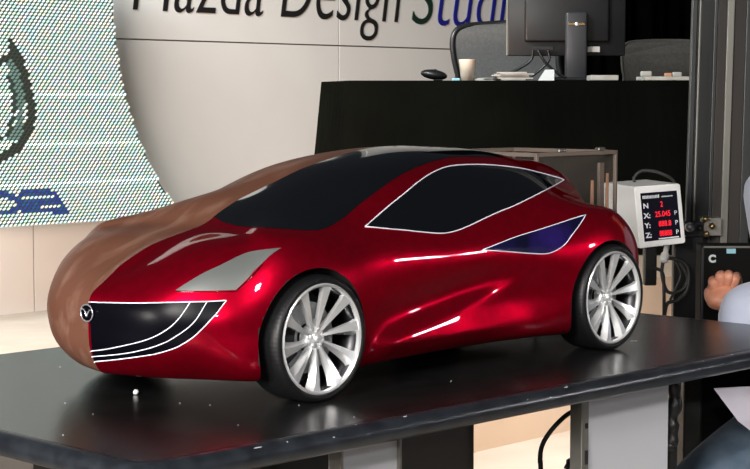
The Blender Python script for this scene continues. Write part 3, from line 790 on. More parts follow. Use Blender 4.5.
abox('inner_post', (bx1-0.02, by0+0.02, hz/2-0.01), (0.016, 0.006, hz-0.03), M['taupe'])
abox('pane', ((ax0+bx1)/2, by0+0.001, hz/2), (bx1-ax0-0.01, 0.002, hz-0.02), M['acrylic'], 0)
abox('pane', ((ax0+bx1)/2, ay1-0.001, hz/2), (bx1-ax0-0.01, 0.002, hz-0.02), M['acrylic'], 0)
abox('pane', (bx1, (by0+ay1)/2, hz/2), (0.002, ay1-by0-0.01, hz-0.02), M['acrylic'], 0)
for k in (0.30, 0.80): abox('clip', (ax0+(bx1-ax0)*k, by0, hz+0.003), (0.022, 0.012, 0.007), M['steel'], 0.003)
for i, (x, y, h_) in enumerate(((591, 185, 0), (600, 181, 0), (606, 177, 0))):
    q = TM.inverted() @ Pz(x, 312, TABLE_Z)
    q = plane_x(x, 190, by0+0.06)
    bm = bmesh.new(); hh = q.z + (190-y)/FPX*3.2+0.01
    tube(bm, [T(q.x, by0+0.06, 0.001), T(q.x+0.002, by0+0.06, hh*.5), T(q.x+0.004, by0+0.06, hh)], [0.0035, 0.0045, 0.003], 10)
    o = mesh_obj('modelling_tool', bm, M['peach'], smooth=True)
    tag(o, 'peach wooden modelling stick upright inside the clear case', 'modelling tool', 'modelling sticks in the clear case')

# ================================================================== DESK BEHIND
DZ = 1.255
dq = P(350, 80, 7.4); dang = R(3)
desk = thing('draped_desk', 'long desk covered by black floor-length cloth, behind the car', 'desk', (dq.x+1.6, dq.y+0.4, RZ), 0)
def D(px, py, Y): return P(px, py, Y)
fl = P(350, 81, 7.4).x; fr = P(760, 81, 7.4).x
bl = P(321.5, 79, 8.0).x
zt = P(350, 80.5, 7.4).z
DZ = zt
bm = bmesh.new()
N = 90; rings = []
path = []
cl_pts = [(bl, 8.0), (fl, 7.4), (fr, 7.4), (fr, 8.2)]
for a, b_ in zip(cl_pts, cl_pts[1:]):
    for k in range(40): path.append((a[0]+(b_[0]-a[0])*k/40, a[1]+(b_[1]-a[1])*k/40))
path.append(cl_pts[-1])
for t, zz in ((0, zt), (0.02, zt-0.006), (0.3, zt-(zt-RZ)*.3), (0.6, zt-(zt-RZ)*.6), (1, RZ+0.004)):
    rings.append([bm.verts.new((x-desk.location.x-0.075*t*(1 if x < fl+0.3 else 0)+0.012*t*math.sin(i*1.3), y-desk.location.y-0.02*t-0.015*t*math.sin(i*0.8), zz-RZ)) for i, (x, y) in enumerate(path)])
for A, B in zip(rings, rings[1:]):
    for i in range(len(A)-1): bm.faces.new((A[i], A[i+1], B[i+1], B[i]))
bm.faces.new(rings[0])
mesh_obj('cloth', bm, M['cloth'], desk, smooth=False)
bm = bmesh.new(); box(bm, ((fl+fr)/2-desk.location.x, 7.85-desk.location.y, (zt-RZ)-0.03), (fr-fl-0.1, 0.7, 0.03)); mesh_obj('desktop', bm, M['coldark'], desk)
for x in (fl+0.1, fr-0.1):
    for y in (7.55, 8.1):
        bm = bmesh.new(); box(bm, (x-desk.location.x, y-desk.location.y, (zt-RZ-0.045)/2), (0.05, 0.05, zt-RZ-0.045)); mesh_obj('leg', bm, M['coldark'], desk)

def to_local(o, *pts): return [Vector(p)-Vector(o.location) for p in pts]
# paper cup
pc = P(467.5, 79, 7.7); pc.z = zt
bm = bmesh.new(); k = 7.7/FPX
lathe(bm, [(0.0001, 0), (6.5*k, 0), (8.6*k, 21*k), (8.9*k, 21.5*k), (8.2*k, 21.4*k), (6.2*k, 1*k), (0.0001, 1*k)], 32)
o = mesh_obj('paper_cup', bm, M['cup'], smooth=True); o.location = pc; tag(o, 'cream paper cup standing on the black desk', 'cup')
bm = bmesh.new(); box(bm, (0, 0, 0.006), (0.035, 0.03, 0.012), bevel=0.004); o = mesh_obj('plastic_wrapper', bm, M['cyan']); o.location = P(456, 79, 7.68); o.location.z = zt+.001
tag(o, 'small pale blue wrapper left of the paper cup', 'wrapper')
# black webcam-like puck
pk = thing('desk_phone', 'rounded black handset lying left of the cup on desk', 'handset', (P(434, 79, 7.6).x, 7.6, zt+.001))
bm = bmesh.new(); k = 7.6/FPX
bmesh.ops.create_uvsphere(bm, u_segments=28, v_segments=14, radius=1)
bmesh.ops.transform(bm, matrix=Matrix.Translation((0, 0, 6*k)) @ Matrix.Rotation(R(8), 4, 'Y') @ Matrix.Diagonal((13.5*k, 8*k, 5.0*k, 1)), verts=bm.verts[:]); mesh_obj('shell', bm, M['plastic'], pk, smooth=True)
bm = bmesh.new(); lathe(bm, [(0.0001, 0), (3*k, 0), (2.6*k, .8*k), (0.0001, .9*k)], 16, 'Z', (0, 0, 10.6*k)); mesh_obj('button', bm, M['alloy_dark'], pk)
bm = bmesh.new(); box(bm, (4*k, 0, 1.5*k), (9*k, 7*k, 3*k), bevel=.8*k); mesh_obj('foot', bm, M['plastic'], pk)

# office chairs
def chair(px_out, Y, fm, mm, label, thick=4.2):
    k = Y/FPX
    c = [P(x, y, Y) for x, y in px_out]; xs = [p.x for p in c]; cx = (min(xs)+max(xs))/2
    t = thing('office_chair', label, 'chair', (cx, Y+0.15, RZ), 0, None)
    O_ = Vector(t.location)
    loop = smooth_path([p-O_+Vector((0, 0.05*math.sin(PI*(p.x-min(xs))/(max(xs)-min(xs))), 0)) for p in c], 6, True)
    bm = bmesh.new(); tube(bm, loop, thick*k*0.5, 10, closed=True); mesh_obj('backrest_frame', bm, fm, t, smooth=True)
    bm = bmesh.new(); a = [bm.verts.new(p+Vector((0, 0.004, 0))) for p in loop]; b_ = [bm.verts.new(p-Vector((0, 0.004, 0))) for p in loop]
    bm.faces.new(a); bm.faces.new(b_[::-1])
    for i in range(len(a)): bm.faces.new((a[i], b_[i], b_[(i+1) % len(a)], a[(i+1) % len(a)]))
    bmesh.ops.triangulate(bm, faces=bm.faces[:]); mesh_obj('backrest_mesh', bm, mm, t)
    bm = bmesh.new(); box(bm, (0, 0.3, 0.46), (0.5, 0.48, 0.07), bevel=0.03, seg=3); mesh_obj('seat', bm, M['plastic'], t, angle=40)
    bm = bmesh.new(); tube(bm, [(0, 0.32, 0.08), (0, 0.32, 0.44)], 0.025, 12); mesh_obj('gas_lift', bm, M['coldark'], t, smooth=True)
    bm = bmesh.new(); tube(bm, smooth_path([(0, 0.3, 0.43), (0, 0.10, 0.45), (0, 0.05, 0.62), (0, 0.05, 0.80)], 5), 0.02, 10); mesh_obj('back_support', bm, M['plastic'], t, smooth=True)
    for q in range(5):
        a = 2*PI*q/5+.3; ex, ey = 0.28*math.cos(a), 0.32+0.28*math.sin(a)
        bm = bmesh.new(); tube(bm, [(0, 0.32, 0.10), (ex, ey, 0.07)], [0.022, 0.014], 8); lg = mesh_obj('base_arm', bm, M['plastic'], t)
        bm = bmesh.new(); lathe(bm, [(0.0001, -0.012), (0.025, -0.012), (0.028, 0), (0.025, 0.012), (0.0001, 0.012)], 16, 'Y', (ex, ey, 0.029)); mesh_obj('caster', bm, M['rubber'], lg)
    for s in (-1, 1):
        bm = bmesh.new(); tube(bm, smooth_path([(s*0.24, 0.3, 0.45), (s*0.29, 0.28, 0.5), (s*0.29, 0.28, 0.66)], 4), 0.014, 8); mesh_obj('arm_support', bm, M['plastic'], t, smooth=True)
        bm = bmesh.new(); box(bm, (s*0.29, 0.3, 0.67), (0.06, 0.22, 0.025), bevel=0.01); mesh_obj('armrest', bm, M['plastic'], t, angle=40)
    return t
chair([(463, 92), (458, 75), (454, 58), (452.5, 42), (456, 31), (466, 26), (485, 24), (510, 22.5), (545, 23), (558, 34), (558, 60), (553, 92)], 8.35, M['plastic'], M['mesh'],
      'black office chair with grey mesh back behind the paper cup', 6)
chair([(630, 92), (624, 76), (622, 62), (622.5, 50), (627, 43.5), (640, 41), (668, 40), (696, 42), (703, 52), (703, 76), (698, 92)], 8.45, M['mesh_brown'], M['mesh_brown'],
      'dim brown mesh-back office chair at right end of the desk', 3)

# monitor seen from behind
mo = thing('computer_monitor', 'large black computer monitor seen from behind on the desk', 'monitor', (P(576, 76, 7.75).x, 7.75, zt+.001))
O_ = Vector(mo.location)
ml_, mr_ = P(507.5, 30, 7.75).x-O_.x, P(625, 30, 7.75).x-O_.x
mzb, mzt = P(560, 56, 7.75).z-O_.z, P(560, -35, 7.75).z-O_.z
bm = bmesh.new(); box(bm, ((ml_+mr_)/2, 0.0, (mzb+mzt)/2), (mr_-ml_, 0.035, mzt-mzb), bevel=0.006); mesh_obj('shell', bm, M['plastic'], mo, angle=40)
bm = bmesh.new(); box(bm, ((ml_+mr_)/2, -0.024, (mzb+mzt)/2), ((mr_-ml_)*0.72, 0.03, (mzt-mzb)*0.7), bevel=0.012, seg=3); mesh_obj('back_bulge', bm, M['plastic'], mo, angle=40)
bm = bmesh.new(); box(bm, (ml_-0.001, 0.004, (mzb+mzt)/2), (0.008, 0.03, mzt-mzb-0.004), bevel=0.002); mesh_obj('bezel_edge', bm, M['colwhite'], mo, label='pale edge of the bezel')
bm = bmesh.new(); box(bm, ((ml_+mr_)/2, 0.0185, (mzb+mzt)/2), (mr_-ml_-0.03, 0.002, mzt-mzb-0.03)); mesh_obj('screen', bm, M['film'], mo)
nk = P(576, 40, 7.69)-O_
bm = bmesh.new(); box(bm, (nk.x, -0.06, (P(576, 12, 7.69).z-O_.z)/2), (0.095, 0.045, P(576, 12, 7.69).z-O_.z), bevel=0.01, seg=3); mesh_obj('stand_neck', bm, noisy(mat('neck_grey', (0.04, 0.04, 0.045), 0.35), (0.03, 0.03, 0.034), 6, 2), mo, angle=40)
bm = bmesh.new(); box(bm, (nk.x, -0.02, 0.008), (0.24, 0.2, 0.016), bevel=0.006); mesh_obj('stand_base', bm, M['plastic'], mo)
q = P(577, 24, 7.66)-O_
bm = bmesh.new(); bmesh.ops.create_uvsphere(bm, u_segments=16, v_segments=8, radius=0.0095)
bmesh.ops.transform(bm, matrix=Matrix.Translation((q.x, -0.084, q.z)) @ Matrix.Diagonal((1, .5, 1, 1)), verts=bm.verts[:]); mesh_obj('glint_bead', bm, M['chrome'], mo, smooth=True, label='shiny chrome bead standing in for a bright spot of light')  # added bead in place of the bright light spot on the neck
bm = bmesh.new(); box(bm, (q.x, -0.083, q.z), (0.075, 0.006, 0.012), bevel=0.002); mesh_obj('hinge_bar', bm, M['brass'], mo)
q0, q1 = P(587, 52, 7.7)-O_, P(600, 46.5, 7.7)-O_
bm = bmesh.new(); box(bm, ((q0.x+q1.x)/2, -0.0415, (q0.z+q1.z)/2), (q1.x-q0.x, 0.004, q1.z-q0.z)); mesh_obj('sticker', bm, M['paper'], mo, label='small white sticker')
q0, q1 = P(531, 49, 7.7)-O_, P(553, 47, 7.7)-O_
bm = bmesh.new(); box(bm, ((q0.x+q1.x)/2, -0.0415, (q0.z+q1.z)/2), (q1.x-q0.x, 0.004, 0.014)); mesh_obj('port_panel', bm, M['alloy_dark'], mo)
for i, pp in enumerate(([(533, 50), (531, 60), (520, 68), (505, 75), (497, 78)], [(548, 50), (549, 60), (540, 70), (530, 77)], [(538, 50), (545, 62), (556, 72), (566, 78)])):
    bm = bmesh.new(); tube(bm, smooth_path([P(x, y, 7.67-0.02*i)-O_ for x, y in pp], 6), 0.006, 8); mesh_obj('cable', bm, M['plastic'], mo, smooth=True)
# papers and small things on the desk
def on_desk(nm, px0, px1, Y, h, dpt, m, label, cat, rz=0, jag=0, tri_=False):
    a, b_ = P(px0, 78, Y), P(px1, 78, Y); bm = bmesh.new(); wd = b_.x-a.x
    if tri_: prism(bm, [(-wd/2, 0), (wd/2, 0), (wd/2, h), (-wd*0.05, h)], -dpt/2, dpt/2)
    elif jag:
        for k in range(jag): box(bm, (random.uniform(-.1, .1)*wd, random.uniform(-.02, .02), h*(k+.5)/jag), (wd*random.uniform(.6, 1), dpt, h/jag*0.9), Matrix.Rotation(random.uniform(-.15, .15), 3, 'Z'))
    else: box(bm, (0, 0, h/2), (wd, dpt, h), bevel=min(h, .01)*.2)
    o = mesh_obj(nm, bm, m); o.location = ((a.x+b_.x)/2, Y, zt+.001); o.rotation_euler = (0, 0, rz)
    return tag(o, label, cat)
on_desk('paper_stack', 494, 531, 7.52, 0.036, 0.16, M['paper'], 'untidy stack of pale papers between cup and monitor', 'papers', 0, 6)
on_desk('flat_papers', 476, 494, 7.6, 0.012, 0.16, M['paper'], 'flat pale sheets just right of the paper cup', 'papers', 0, 3)
on_desk('plastic_card', 538, 554, 7.60, 0.048, 0.02, M['case'], 'pale grey angular card standing under the monitor', 'card', 0, 0, True)
on_desk('white_booklet', 589, 616, 7.5, 0.022, 0.16, M['paper'], 'white booklet lying right of the monitor stand', 'booklet')
on_desk('white_tray', 642, 687, 7.5, 0.016, 0.2, M['paper'], 'thin white tray at the right end of the desk', 'tray')
for x, s in ((640, .02), (646, .03), (668, .02), (677, .025)):
    bm = bmesh.new(); box(bm, (0, 0, s*.4), (s*1.6, s, s*.8), bevel=s*.2); o = mesh_obj('small_part', bm, M['paper'] if x != 668 else M['peach']); o.location = P(x, 78, 7.52); o.location.z = zt+.0175 if x > 641 else zt+.001
    tag(o, 'small pale crumpled bit on the right end of the desk', 'scrap', 'scraps on the right end of the desk')

# ================================================================== MEASURING MACHINE COLUMN
CY = 4.1
cmz = thing('measuring_column', 'tall dark metal machine column with pale rails at right', 'machine column', (P(718, 200, CY).x, CY, 0))
O_ = Vector(cmz.location)
tilt = Matrix.Rotation(R(1.0), 4, 'Y')
def cbox(nm, px0, px1, m, dy=0.0, dpt=0.02, z0=0.08, z1=2.6, **k):
    a, b_ = P(px0, 130, CY+dy).x-O_.x, P(px1, 130, CY+dy).x-O_.x
    bm = bmesh.new(); box(bm, ((a+b_)/2, dy+dpt/2, (z0+z1)/2), (b_-a, dpt, z1-z0), bevel=0.0015)
    bmesh.ops.transform(bm, matrix=Matrix.Translation((0, 0, 1.1)) @ tilt @ Matrix.Translation((0, 0, -1.1)), verts=bm.verts[:])
    return mesh_obj(nm, bm, m, cmz, **k)
cbox('core', 699, 752, M['coldark'], 0.02, 0.12)
cbox('side_rail', 689, 694, M['colgrey'], 0.0, 0.02)
cbox('groove', 694, 696, M['coldark'], 0.006, 0.02)
cbox('side_rail', 696, 698, M['colwhite'], 0.0, 0.03)
cbox('face_plate', 711, 714.5, M['colgrey'], 0.0, 0.05)
cbox('face_plate', 698, 711, M['coldark'], 0.005, 0.05)
cbox('face_plate', 714.5, 724, M['colbrown'], 0.003, 0.05)
cbox('guide_rail', 724, 731, M['colwhite'], -0.006, 0.05)
cbox('face_plate', 731, 743, M['colbrown'], 0.003, 0.05)
cbox('face_plate', 743, 752, M['colgrey'], 0.0, 0.05)
bm = bmesh.new(); box(bm, (0, 0.12, 0.04), (0.42, 0.2, 0.08), bevel=0.01); mesh_obj('base', bm, M['coldark'], cmz)
def at_col(nm, px0, py0, px1, py1, dy, dpt, m, par=None, bev=0.002, **k):
    a, b_ = P(px0, py1, CY+dy)-O_, P(px1, py0, CY+dy)-O_
    bm = bmesh.new(); box(bm, ((a.x+b_.x)/2, dy+dpt/2, (a.z+b_.z)/2), (b_.x-a.x, dpt, b_.z-a.z), bevel=bev)
    return mesh_obj(nm, bm, m, par or cmz, **k)
at_col('clamp_block', 700, 218, 722, 236, -0.03, 0.035, M['steel'])
at_col('clamp_body', 683, 222, 704, 242, -0.04, 0.05, M['coldark'])
for x, y in ((705, 219), (712, 226), (706, 234), (700, 228)):
    q = P(x, y, CY-0.045)-O_; bm = bmesh.new(); lathe(bm, [(0.0001, -0.012), (0.006, -0.012), (0.008, 0), (0.006, 0.012), (0.0001, 0.012)], 12, 'Y', q); mesh_obj('knob', bm, M['brass'] if x != 700 else M['coldark'], cmz, smooth=True)
q = P(690, 227, CY-0.055)-O_; bm = bmesh.new(); lathe(bm, [(0.0001, -0.008), (0.010, -0.008), (0.012, 0), (0.010, 0.01), (0.0001, 0.01)], 20, 'Y', q); mesh_obj('dial', bm, M['disc'], cmz, smooth=True)

# digital read-out box
rd = thing('digital_readout', 'white boxy digital readout with red glowing figures left of the column', 'readout', (P(660, 215, 3.95).x, 3.95, 0))
O_ = Vector(rd.location); YF = 3.85
fc = [P(634.5, 187, YF), P(680.5, 183.5, YF), P(686, 243, YF), P(640, 248.5, YF)]
fc = [p-O_ for p in fc]
xax = ((fc[1]-fc[0])+(fc[2]-fc[3])).normalized(); zax = ((fc[0]-fc[3])+(fc[1]-fc[2])).normalized()
back_ = Vector((-0.058, 0.115, 0.004))
bm = bmesh.new(); a = [bm.verts.new(p) for p in fc]; b_ = [bm.verts.new(p+back_) for p in fc]
bm.faces.new(a); bm.faces.new(b_[::-1])
for i in range(4): bm.faces.new((a[i], b_[i], b_[(i+1) % 4], a[(i+1) % 4]))
bmesh.ops.bevel(bm, geom=bm.edges[:], offset=0.0025, segments=2, affect='EDGES')
case_o = mesh_obj('case', bm, M['case'], rd)
nf = xax.cross(zax); nf = nf if nf.y < 0 else -nf
def F(u, v, off=0.0006):                       # face coordinates 0..1 from the top-left corner
    return fc[0]*(1-u)*(1-v)+fc[1]*u*(1-v)+fc[2]*u*v+fc[3]*(1-u)*v+nf*off
bm = bmesh.new(); a = [bm.verts.new(F(u, v, 0.001)) for u, v in ((.11, .11), (.90, .11), (.90, .90), (.11, .90))]
r_ = bmesh.ops.extrude_face_region(bm, geom=[bm.faces.new(a)]); bmesh.ops.translate(bm, verts=[v for v in r_['geom'] if isinstance(v, bmesh.types.BMVert)], vec=-nf*0.003)
dp = mesh_obj('display_panel', bm, M['face'], rd)
FW = (fc[1]-fc[0]).length; FH = (fc[0]-fc[3]).length
def ftext(body, u, v, size, m, width=None, name='printed_text', off=0.0):
    return text_mesh(name, body, m, dp, size, frame_mtx(F(u, v, 0.0016), xax, zax), width=width, extrude=0.0002, offset=off)
bm = bmesh.new(); rr_ = random.Random(3)      # header print too small to read: uneven marks
for u_a, u_b, v_a, v_b in ((.15, .49, .150, .205), (.56, .78, .175, .200)):
    u = u_a
    while u < u_b:
        wd = rr_.uniform(.016, .03)
        q_ = [(u, v_a+rr_.uniform(0, .01)), (u+wd, v_a+rr_.uniform(0, .01)), (u+wd*.9, v_b), (u, v_b)]
        bm.faces.new([bm.verts.new(F(*p_, 0.0014)) for p_ in q_]); u += wd+.006
mesh_obj('header_print', bm, M['ink'], dp)
for ch, v, dg, u0_, ww, last in (('N', .36, '2', .52, .055, ''), ('X:', .52, '25.045', .39, .33, 'P'), ('Y:', .68, '888.8', .45, .27, 'P'), ('Z:', .84, '88888', .45, .27, 'P')):
    ftext(ch, .145, v, FH*.115, M['ink'], off=0.0005)
    ftext(dg, u0_, v-.005, FH*.125, M['led_red'], FW*ww, 'red_figures', off=0.0002)
    if last: ftext(last, .80, v-.01, FH*.10, M['ink'])
bm = bmesh.new(); a = [bm.verts.new(F(u, v, 0.0014)) for u, v in ((.42, .868), (.86, .868), (.86, .888), (.42, .888))]; bm.faces.new(a); mesh_obj('label_strip', bm, M['ink'], dp)
# bracket under the read-out, up from the floor on a post
q0, q1 = P(650, 246, 3.9)-O_, P(660, 283, 3.9)-O_
bm = bmesh.new(); box(bm, ((q0.x+q1.x)/2-.004, 0.0, (q0.z+q1.z)/2), ((q1.x-q0.x)*1.2, 0.03, q0.z-q1.z+.02), bevel=0.003); mesh_obj('bracket', bm, M['plastic'], rd)
q0, q1 = P(673, 236, 3.98)-O_, P(699, 520, 3.98)-O_
bm = bmesh.new(); box(bm, ((q0.x+q1.x)/2, 0.03, q0.z/2), (q1.x-q0.x, 0.03, q0.z), bevel=0.004); mesh_obj('stand_post', bm, M['plastic'], rd)
bm = bmesh.new(); box(bm, ((q0.x+q1.x)/2, 0.02, 0.012), (0.16, 0.08, 0.024), bevel=0.004); mesh_obj('stand_foot', bm, M['plastic'], rd)
bm = bmesh.new(); tube(bm, smooth_path([P(667, 245, 3.9)-O_, P(665, 255, 3.88)-O_, P(663, 262, 3.87)-O_], 4), [0.006]*4+[0.010]*4+[0.004], 10); mesh_obj('connector', bm, M['case'], rd, smooth=True, label='pale plug hanging under the case')
for pp, r in (([(660, 260), (668, 258), (683, 262), (689, 272), (687, 290), (678, 300), (668, 303), (665, 312), (664, 322)], .0045), ([(663, 262), (662, 275), (668, 292), (682, 290), (688, 278), (680, 262)], .004),
              ([(652, 268), (662, 272), (664, 290), (664, 322)], .004), ([(676, 262), (681, 275), (675, 290), (670, 300)], .003),
              ([(636, 186), (634, 178), (641, 171), (653, 171), (663, 174), (672, 179), (676, 186)], .0035)):
    bm = bmesh.new(); tube(bm, smooth_path([P(x, y, 3.93)-O_ for x, y in pp], 6), r, 8); mesh_obj('cable', bm, noisy(mat('cable_grey', (0.035, 0.035, 0.033), 0.5), (0.02, 0.02, 0.02), 10, 1), rd, smooth=True)
# black panel hanging behind (dark beside the cream)
# black control box marked C
cb = thing('control_box', 'black control box marked C with small blue sticker, behind table end', 'control box', (P(745, 280, 3.62).x, 3.62, 0))
O_ = Vector(cb.location)
a, b_ = P(700, 330, 3.62)-O_, P(800, 245, 3.62)-O_
bm = bmesh.new(); box(bm, ((a.x+b_.x)/2, 0.03, b_.z/2+.0), (b_.x-a.x, 0.06, b_.z), bevel=0.003); mesh_obj('cabinet', bm, mat('matt_black', (0.004, 0.004, 0.004), 0.7, spec=0.15), cb)
bm = bmesh.new(); box(bm, (a.x+0.0035, -0.001, b_.z/2), (0.004, 0.004, b_.z-.01)); mesh_obj('edge_strip', bm, M['colgrey'], cb)
bm = bmesh.new(); box(bm, ((a.x+b_.x)/2, -0.001, b_.z-.004), (b_.x-a.x-.01, 0.004, 0.004)); mesh_obj('edge_strip', bm, M['colwhite'], cb)
q = P(708.5, 262, 3.62)-O_
text_mesh('letter', 'C', M['ink'], cb, 0.021, frame_mtx((q.x, -0.001, q.z), (1, 0, 0), (0, 0, 1)), offset=0.0012, extrude=0.0006, label='white letter C')
q = P(731, 251, 3.62)-O_
bm = bmesh.new(); box(bm, (q.x, -0.001, q.z), (0.019, 0.002, 0.010)); mesh_obj('sticker', bm, M['cyan'], cb, label='small pale blue sticker')

# ------------------------------------------------------------------ cables and dark odds under the table
bm = bmesh.new(); q = P(578, 412, 3.1)
yy = 2.95
tube(bm, smooth_path([P(596, 409, yy), P(586, 409.5, yy), P(574, 411, yy), P(563, 418, yy), (P(550, 432, yy)), P(542, 446, yy), P(540, 462, yy), P(541, 490, yy), (P(545, 560, yy).x, yy, 0.01), (P(600, 560, yy).x, yy+.1, 0.008)], 6), 0.0042, 8)
o = mesh_obj('power_cable', bm, M['coldark'], smooth=True); tag(o, 'thin dark cable looping out beside the right table leg', 'cable')
bm = bmesh.new(); tube(bm, smooth_path([P(566, 469, yy-.05), P(571, 463, yy-.05), P(582, 463, yy-.05), P(592, 461, yy-.05)], 5), [0.005]*4+[0.009]*5+[0.011]*7, 8)
o = mesh_obj('plug', bm, M['plastic'], smooth=True); tag(o, 'black plug poking out at the bottom beside the steel post', 'plug')
yy = 2.9
bm = bmesh.new(); tube(bm, smooth_path([P(672, 380, yy), P(675, 400, yy), P(671, 420, yy), P(672, 435, yy), P(668, 452, yy), P(671, 470, yy), (P(672, 500, yy).x, yy, 0.01)], 6), [0.012+.002*math.sin(i) for i in range(37)], 10)
o = mesh_obj('cable_bundle', bm, M['plastic'], smooth=True); tag(o, 'thick wavy black cable bundle hanging right of the pale leg panel', 'cable bundle')
# dark cabinet behind, tan post
a, b_ = P(678, 500, 3.55), P(699, 300, 3.55)
bm = bmesh.new(); box(bm, ((a.x+b_.x)/2, 3.56, 0.34), (b_.x-a.x, 0.12, 0.68), bevel=0.004)
o = mesh_obj('dark_cabinet', bm, noisy(mat('dark_green_grey', (0.016, 0.018, 0.015), 0.5), (0.01, 0.012, 0.01), 5, 2)); tag(o, 'narrow dark cabinet seen below the right end of the table', 'cabinet')

# ================================================================== SEATED PERSON
def skin_mesh(name, verts, edges, m, parent, sub=2, **props):
    """verts: name -> (pos, rx, ry)"""
    keys = list(verts); idx = {k: i for i, k in enumerate(keys)}
    me = bpy.data.meshes.new(name); me.from_pydata([tuple(verts[k][0]) for k in keys], [(idx[a], idx[b_]) for a, b_ in edges], [])
    o = bpy.data.objects.new(name, me); C.objects.link(o)
    o.modifiers.new('s', 'SKIN'); o.modifiers.new('u', 'SUBSURF').levels = sub
    o.modifiers['s'].use_smooth_shade = True
    for i, k in enumerate(keys):
        sv_ = me.skin_vertices[0].data[i]; sv_.radius = (verts[k][1], verts[k][2] if len(verts[k]) > 2 else verts[k][1]); sv_.use_root = (i == 0)
    bpy.context.view_layer.update()
    m2 = bpy.data.meshes.new_from_object(o.evaluated_get(bpy.context.evaluated_depsgraph_get())); bpy.data.objects.remove(o)
    m2.name = name; m2.materials.clear(); m2.materials.append(m)
    for p in m2.polygons: p.use_smooth = True
    o = bpy.data.objects.new(name, m2); C.objects.link(o); o.parent = parent
    for k, v in props.items(): o[k] = v
    return o
HX, HY = 0.93, 3.40                              # hips
ps = thing('person', 'seated person in pale blue shirt and jeans reaching left to the black box', 'person', (HX, HY, 0))
O_ = Vector(ps.location)
def W(x, y, z): return Vector((x-0.11, y+0.04, z))-O_
wrist = P(719, 309, 3.38)
elbow = Vector((0.86, 3.25, 0.72)); sh_l = Vector((0.765, 3.36, 0.98)); ua_ = Vector((0.785, 3.33, 0.86)); sh_r = Vector((1.06, 3.46, 1.00))
kneeL = Vector((P(684, 449, 3.05).x+0.02, 3.06, 0.45)); 
pel = Vector((HX, HY, 0.54))-O_; 
V = {'pelvis': (pel, .11, .085), 'waist': (W(1.04, 3.37, .70), .125, .095), 'chest': (W(1.03, 3.365, .90), .15, .10), 'neckb': (W(1.03, 3.36, 1.04), .06, .055), 'neck': (W(1.025, 3.35, 1.10), .048, .048), 'head': (W(1.01, 3.335, 1.18), .075, .088), 'crown': (W(1.01, 3.335, 1.26), .065, .075),
     'shl': (sh_l-O_, .055, .055), 'ual': (ua_-O_, .05, .05), 'ell': (elbow-O_, .042, .042), 'wrl': (wrist-O_, .026, .020), 'shr': (sh_r-O_, .055, .055), 'elr': (W(1.20, 3.22, .76), .042, .042), 'wrr': (P(806, 394, 3.14)-O_, .026, .022), 'hr': (P(792, 392, 3.11)-O_, .030, .018), 'kr': (P(782, 390, 3.10)-O_, .028, .014),
     'hipl': (W(.96, 3.30, .53), .07, .07), 'knl': (kneeL-O_, .06, .06), 'anl': (W(kneeL.x+.05, 3.02, .10), .036, .036), 'tol': (W(kneeL.x-.10, 2.96, .045), .034, .03),
     'hipr': (W(1.12, 3.30, .53), .07, .07), 'knr': (W(.95, 2.88, .50), .058, .058), 'anr': (W(1.0, 2.84, .10), .036, .036), 'tor': (W(.88, 2.76, .045), .034, .03)}
E_ = [('pelvis', 'waist'), ('waist', 'chest'), ('chest', 'neckb'), ('neckb', 'neck'), ('neck', 'head'), ('head', 'crown'), ('chest', 'shl'), ('shl', 'ual'), ('ual', 'ell'), ('ell', 'wrl'), ('chest', 'shr'), ('shr', 'elr'), ('elr', 'wrr'), ('wrr', 'hr'), ('hr', 'kr'),
      ('pelvis', 'hipl'), ('hipl', 'knl'), ('knl', 'anl'), ('anl', 'tol'), ('pelvis', 'hipr'), ('hipr', 'knr'), ('knr', 'anr'), ('anr', 'tor')]
skin_mesh('body', V, E_, M['skin'], ps)
def fat(keys, add): return {k: (V[k][0], V[k][1]+add, V[k][2]+add) for k in keys}
sh = fat(['waist', 'chest', 'neckb', 'shl', 'ual', 'ell', 'shr', 'elr', 'pelvis'], .016)
cuffl = (wrist-O_)*0.93 + (elbow-O_)*0.07 + Vector((0, 0, -.008)); sh['cuffl'] = (P(716, 319, 3.36)-O_, .058, .054); sh['ml'] = (P(756, 318, 3.33)-O_, .092, .085)
sh['cuffr'] = (V['wrr'][0]*.8+V['elr'][0]*.2, .038, .034); sh['pelvis'] = (V['pelvis'][0]*.5+V['waist'][0]*.5, .150, .122); sh['neckb'] = (V['neckb'][0]-Vector((0, 0, .02)), .07, .065)
skin_mesh('shirt', {k: sh[k] for k in ['waist', 'chest', 'neckb', 'shl', 'ual', 'ell', 'ml', 'cuffl', 'shr', 'elr', 'cuffr', 'pelvis']},
          [('waist', 'chest'), ('chest', 'neckb'), ('chest', 'shl'), ('shl', 'ual'), ('ual', 'ell'), ('ell', 'ml'), ('ml', 'cuffl'), ('chest', 'shr'), ('shr', 'elr'), ('elr', 'cuffr'), ('waist', 'pelvis')], M['shirt'], ps, label='pale blue long-sleeved shirt')
je = fat(['pelvis', 'hipl', 'hipr', 'knl', 'knr'], .018)
for k in ('hipl', 'hipr'): je[k] = (V[k][0], .118, .112)
je['pelvis'] = (V['pelvis'][0], .150, .125)
for k in 'lr': je['th'+k] = (V['hip'+k][0]*.6+V['kn'+k][0]*.4+Vector((0, 0, .012)), .098, .094)
je['waistband'] = (V['pelvis'][0]*.55+V['waist'][0]*.45, .146, .118); je['anl'] = (V['anl'][0]+Vector((0, 0, .02)), .052, .052); je['anr'] = (V['anr'][0]+Vector((0, 0, .02)), .052, .052)
skin_mesh('jeans', je, [('pelvis', 'waistband'), ('pelvis', 'hipl'), ('hipl', 'thl'), ('thl', 'knl'), ('knl', 'anl'), ('pelvis', 'hipr'), ('hipr', 'thr'), ('thr', 'knr'), ('knr', 'anr')], M['jeans'], ps, label='faded blue-grey jeans')
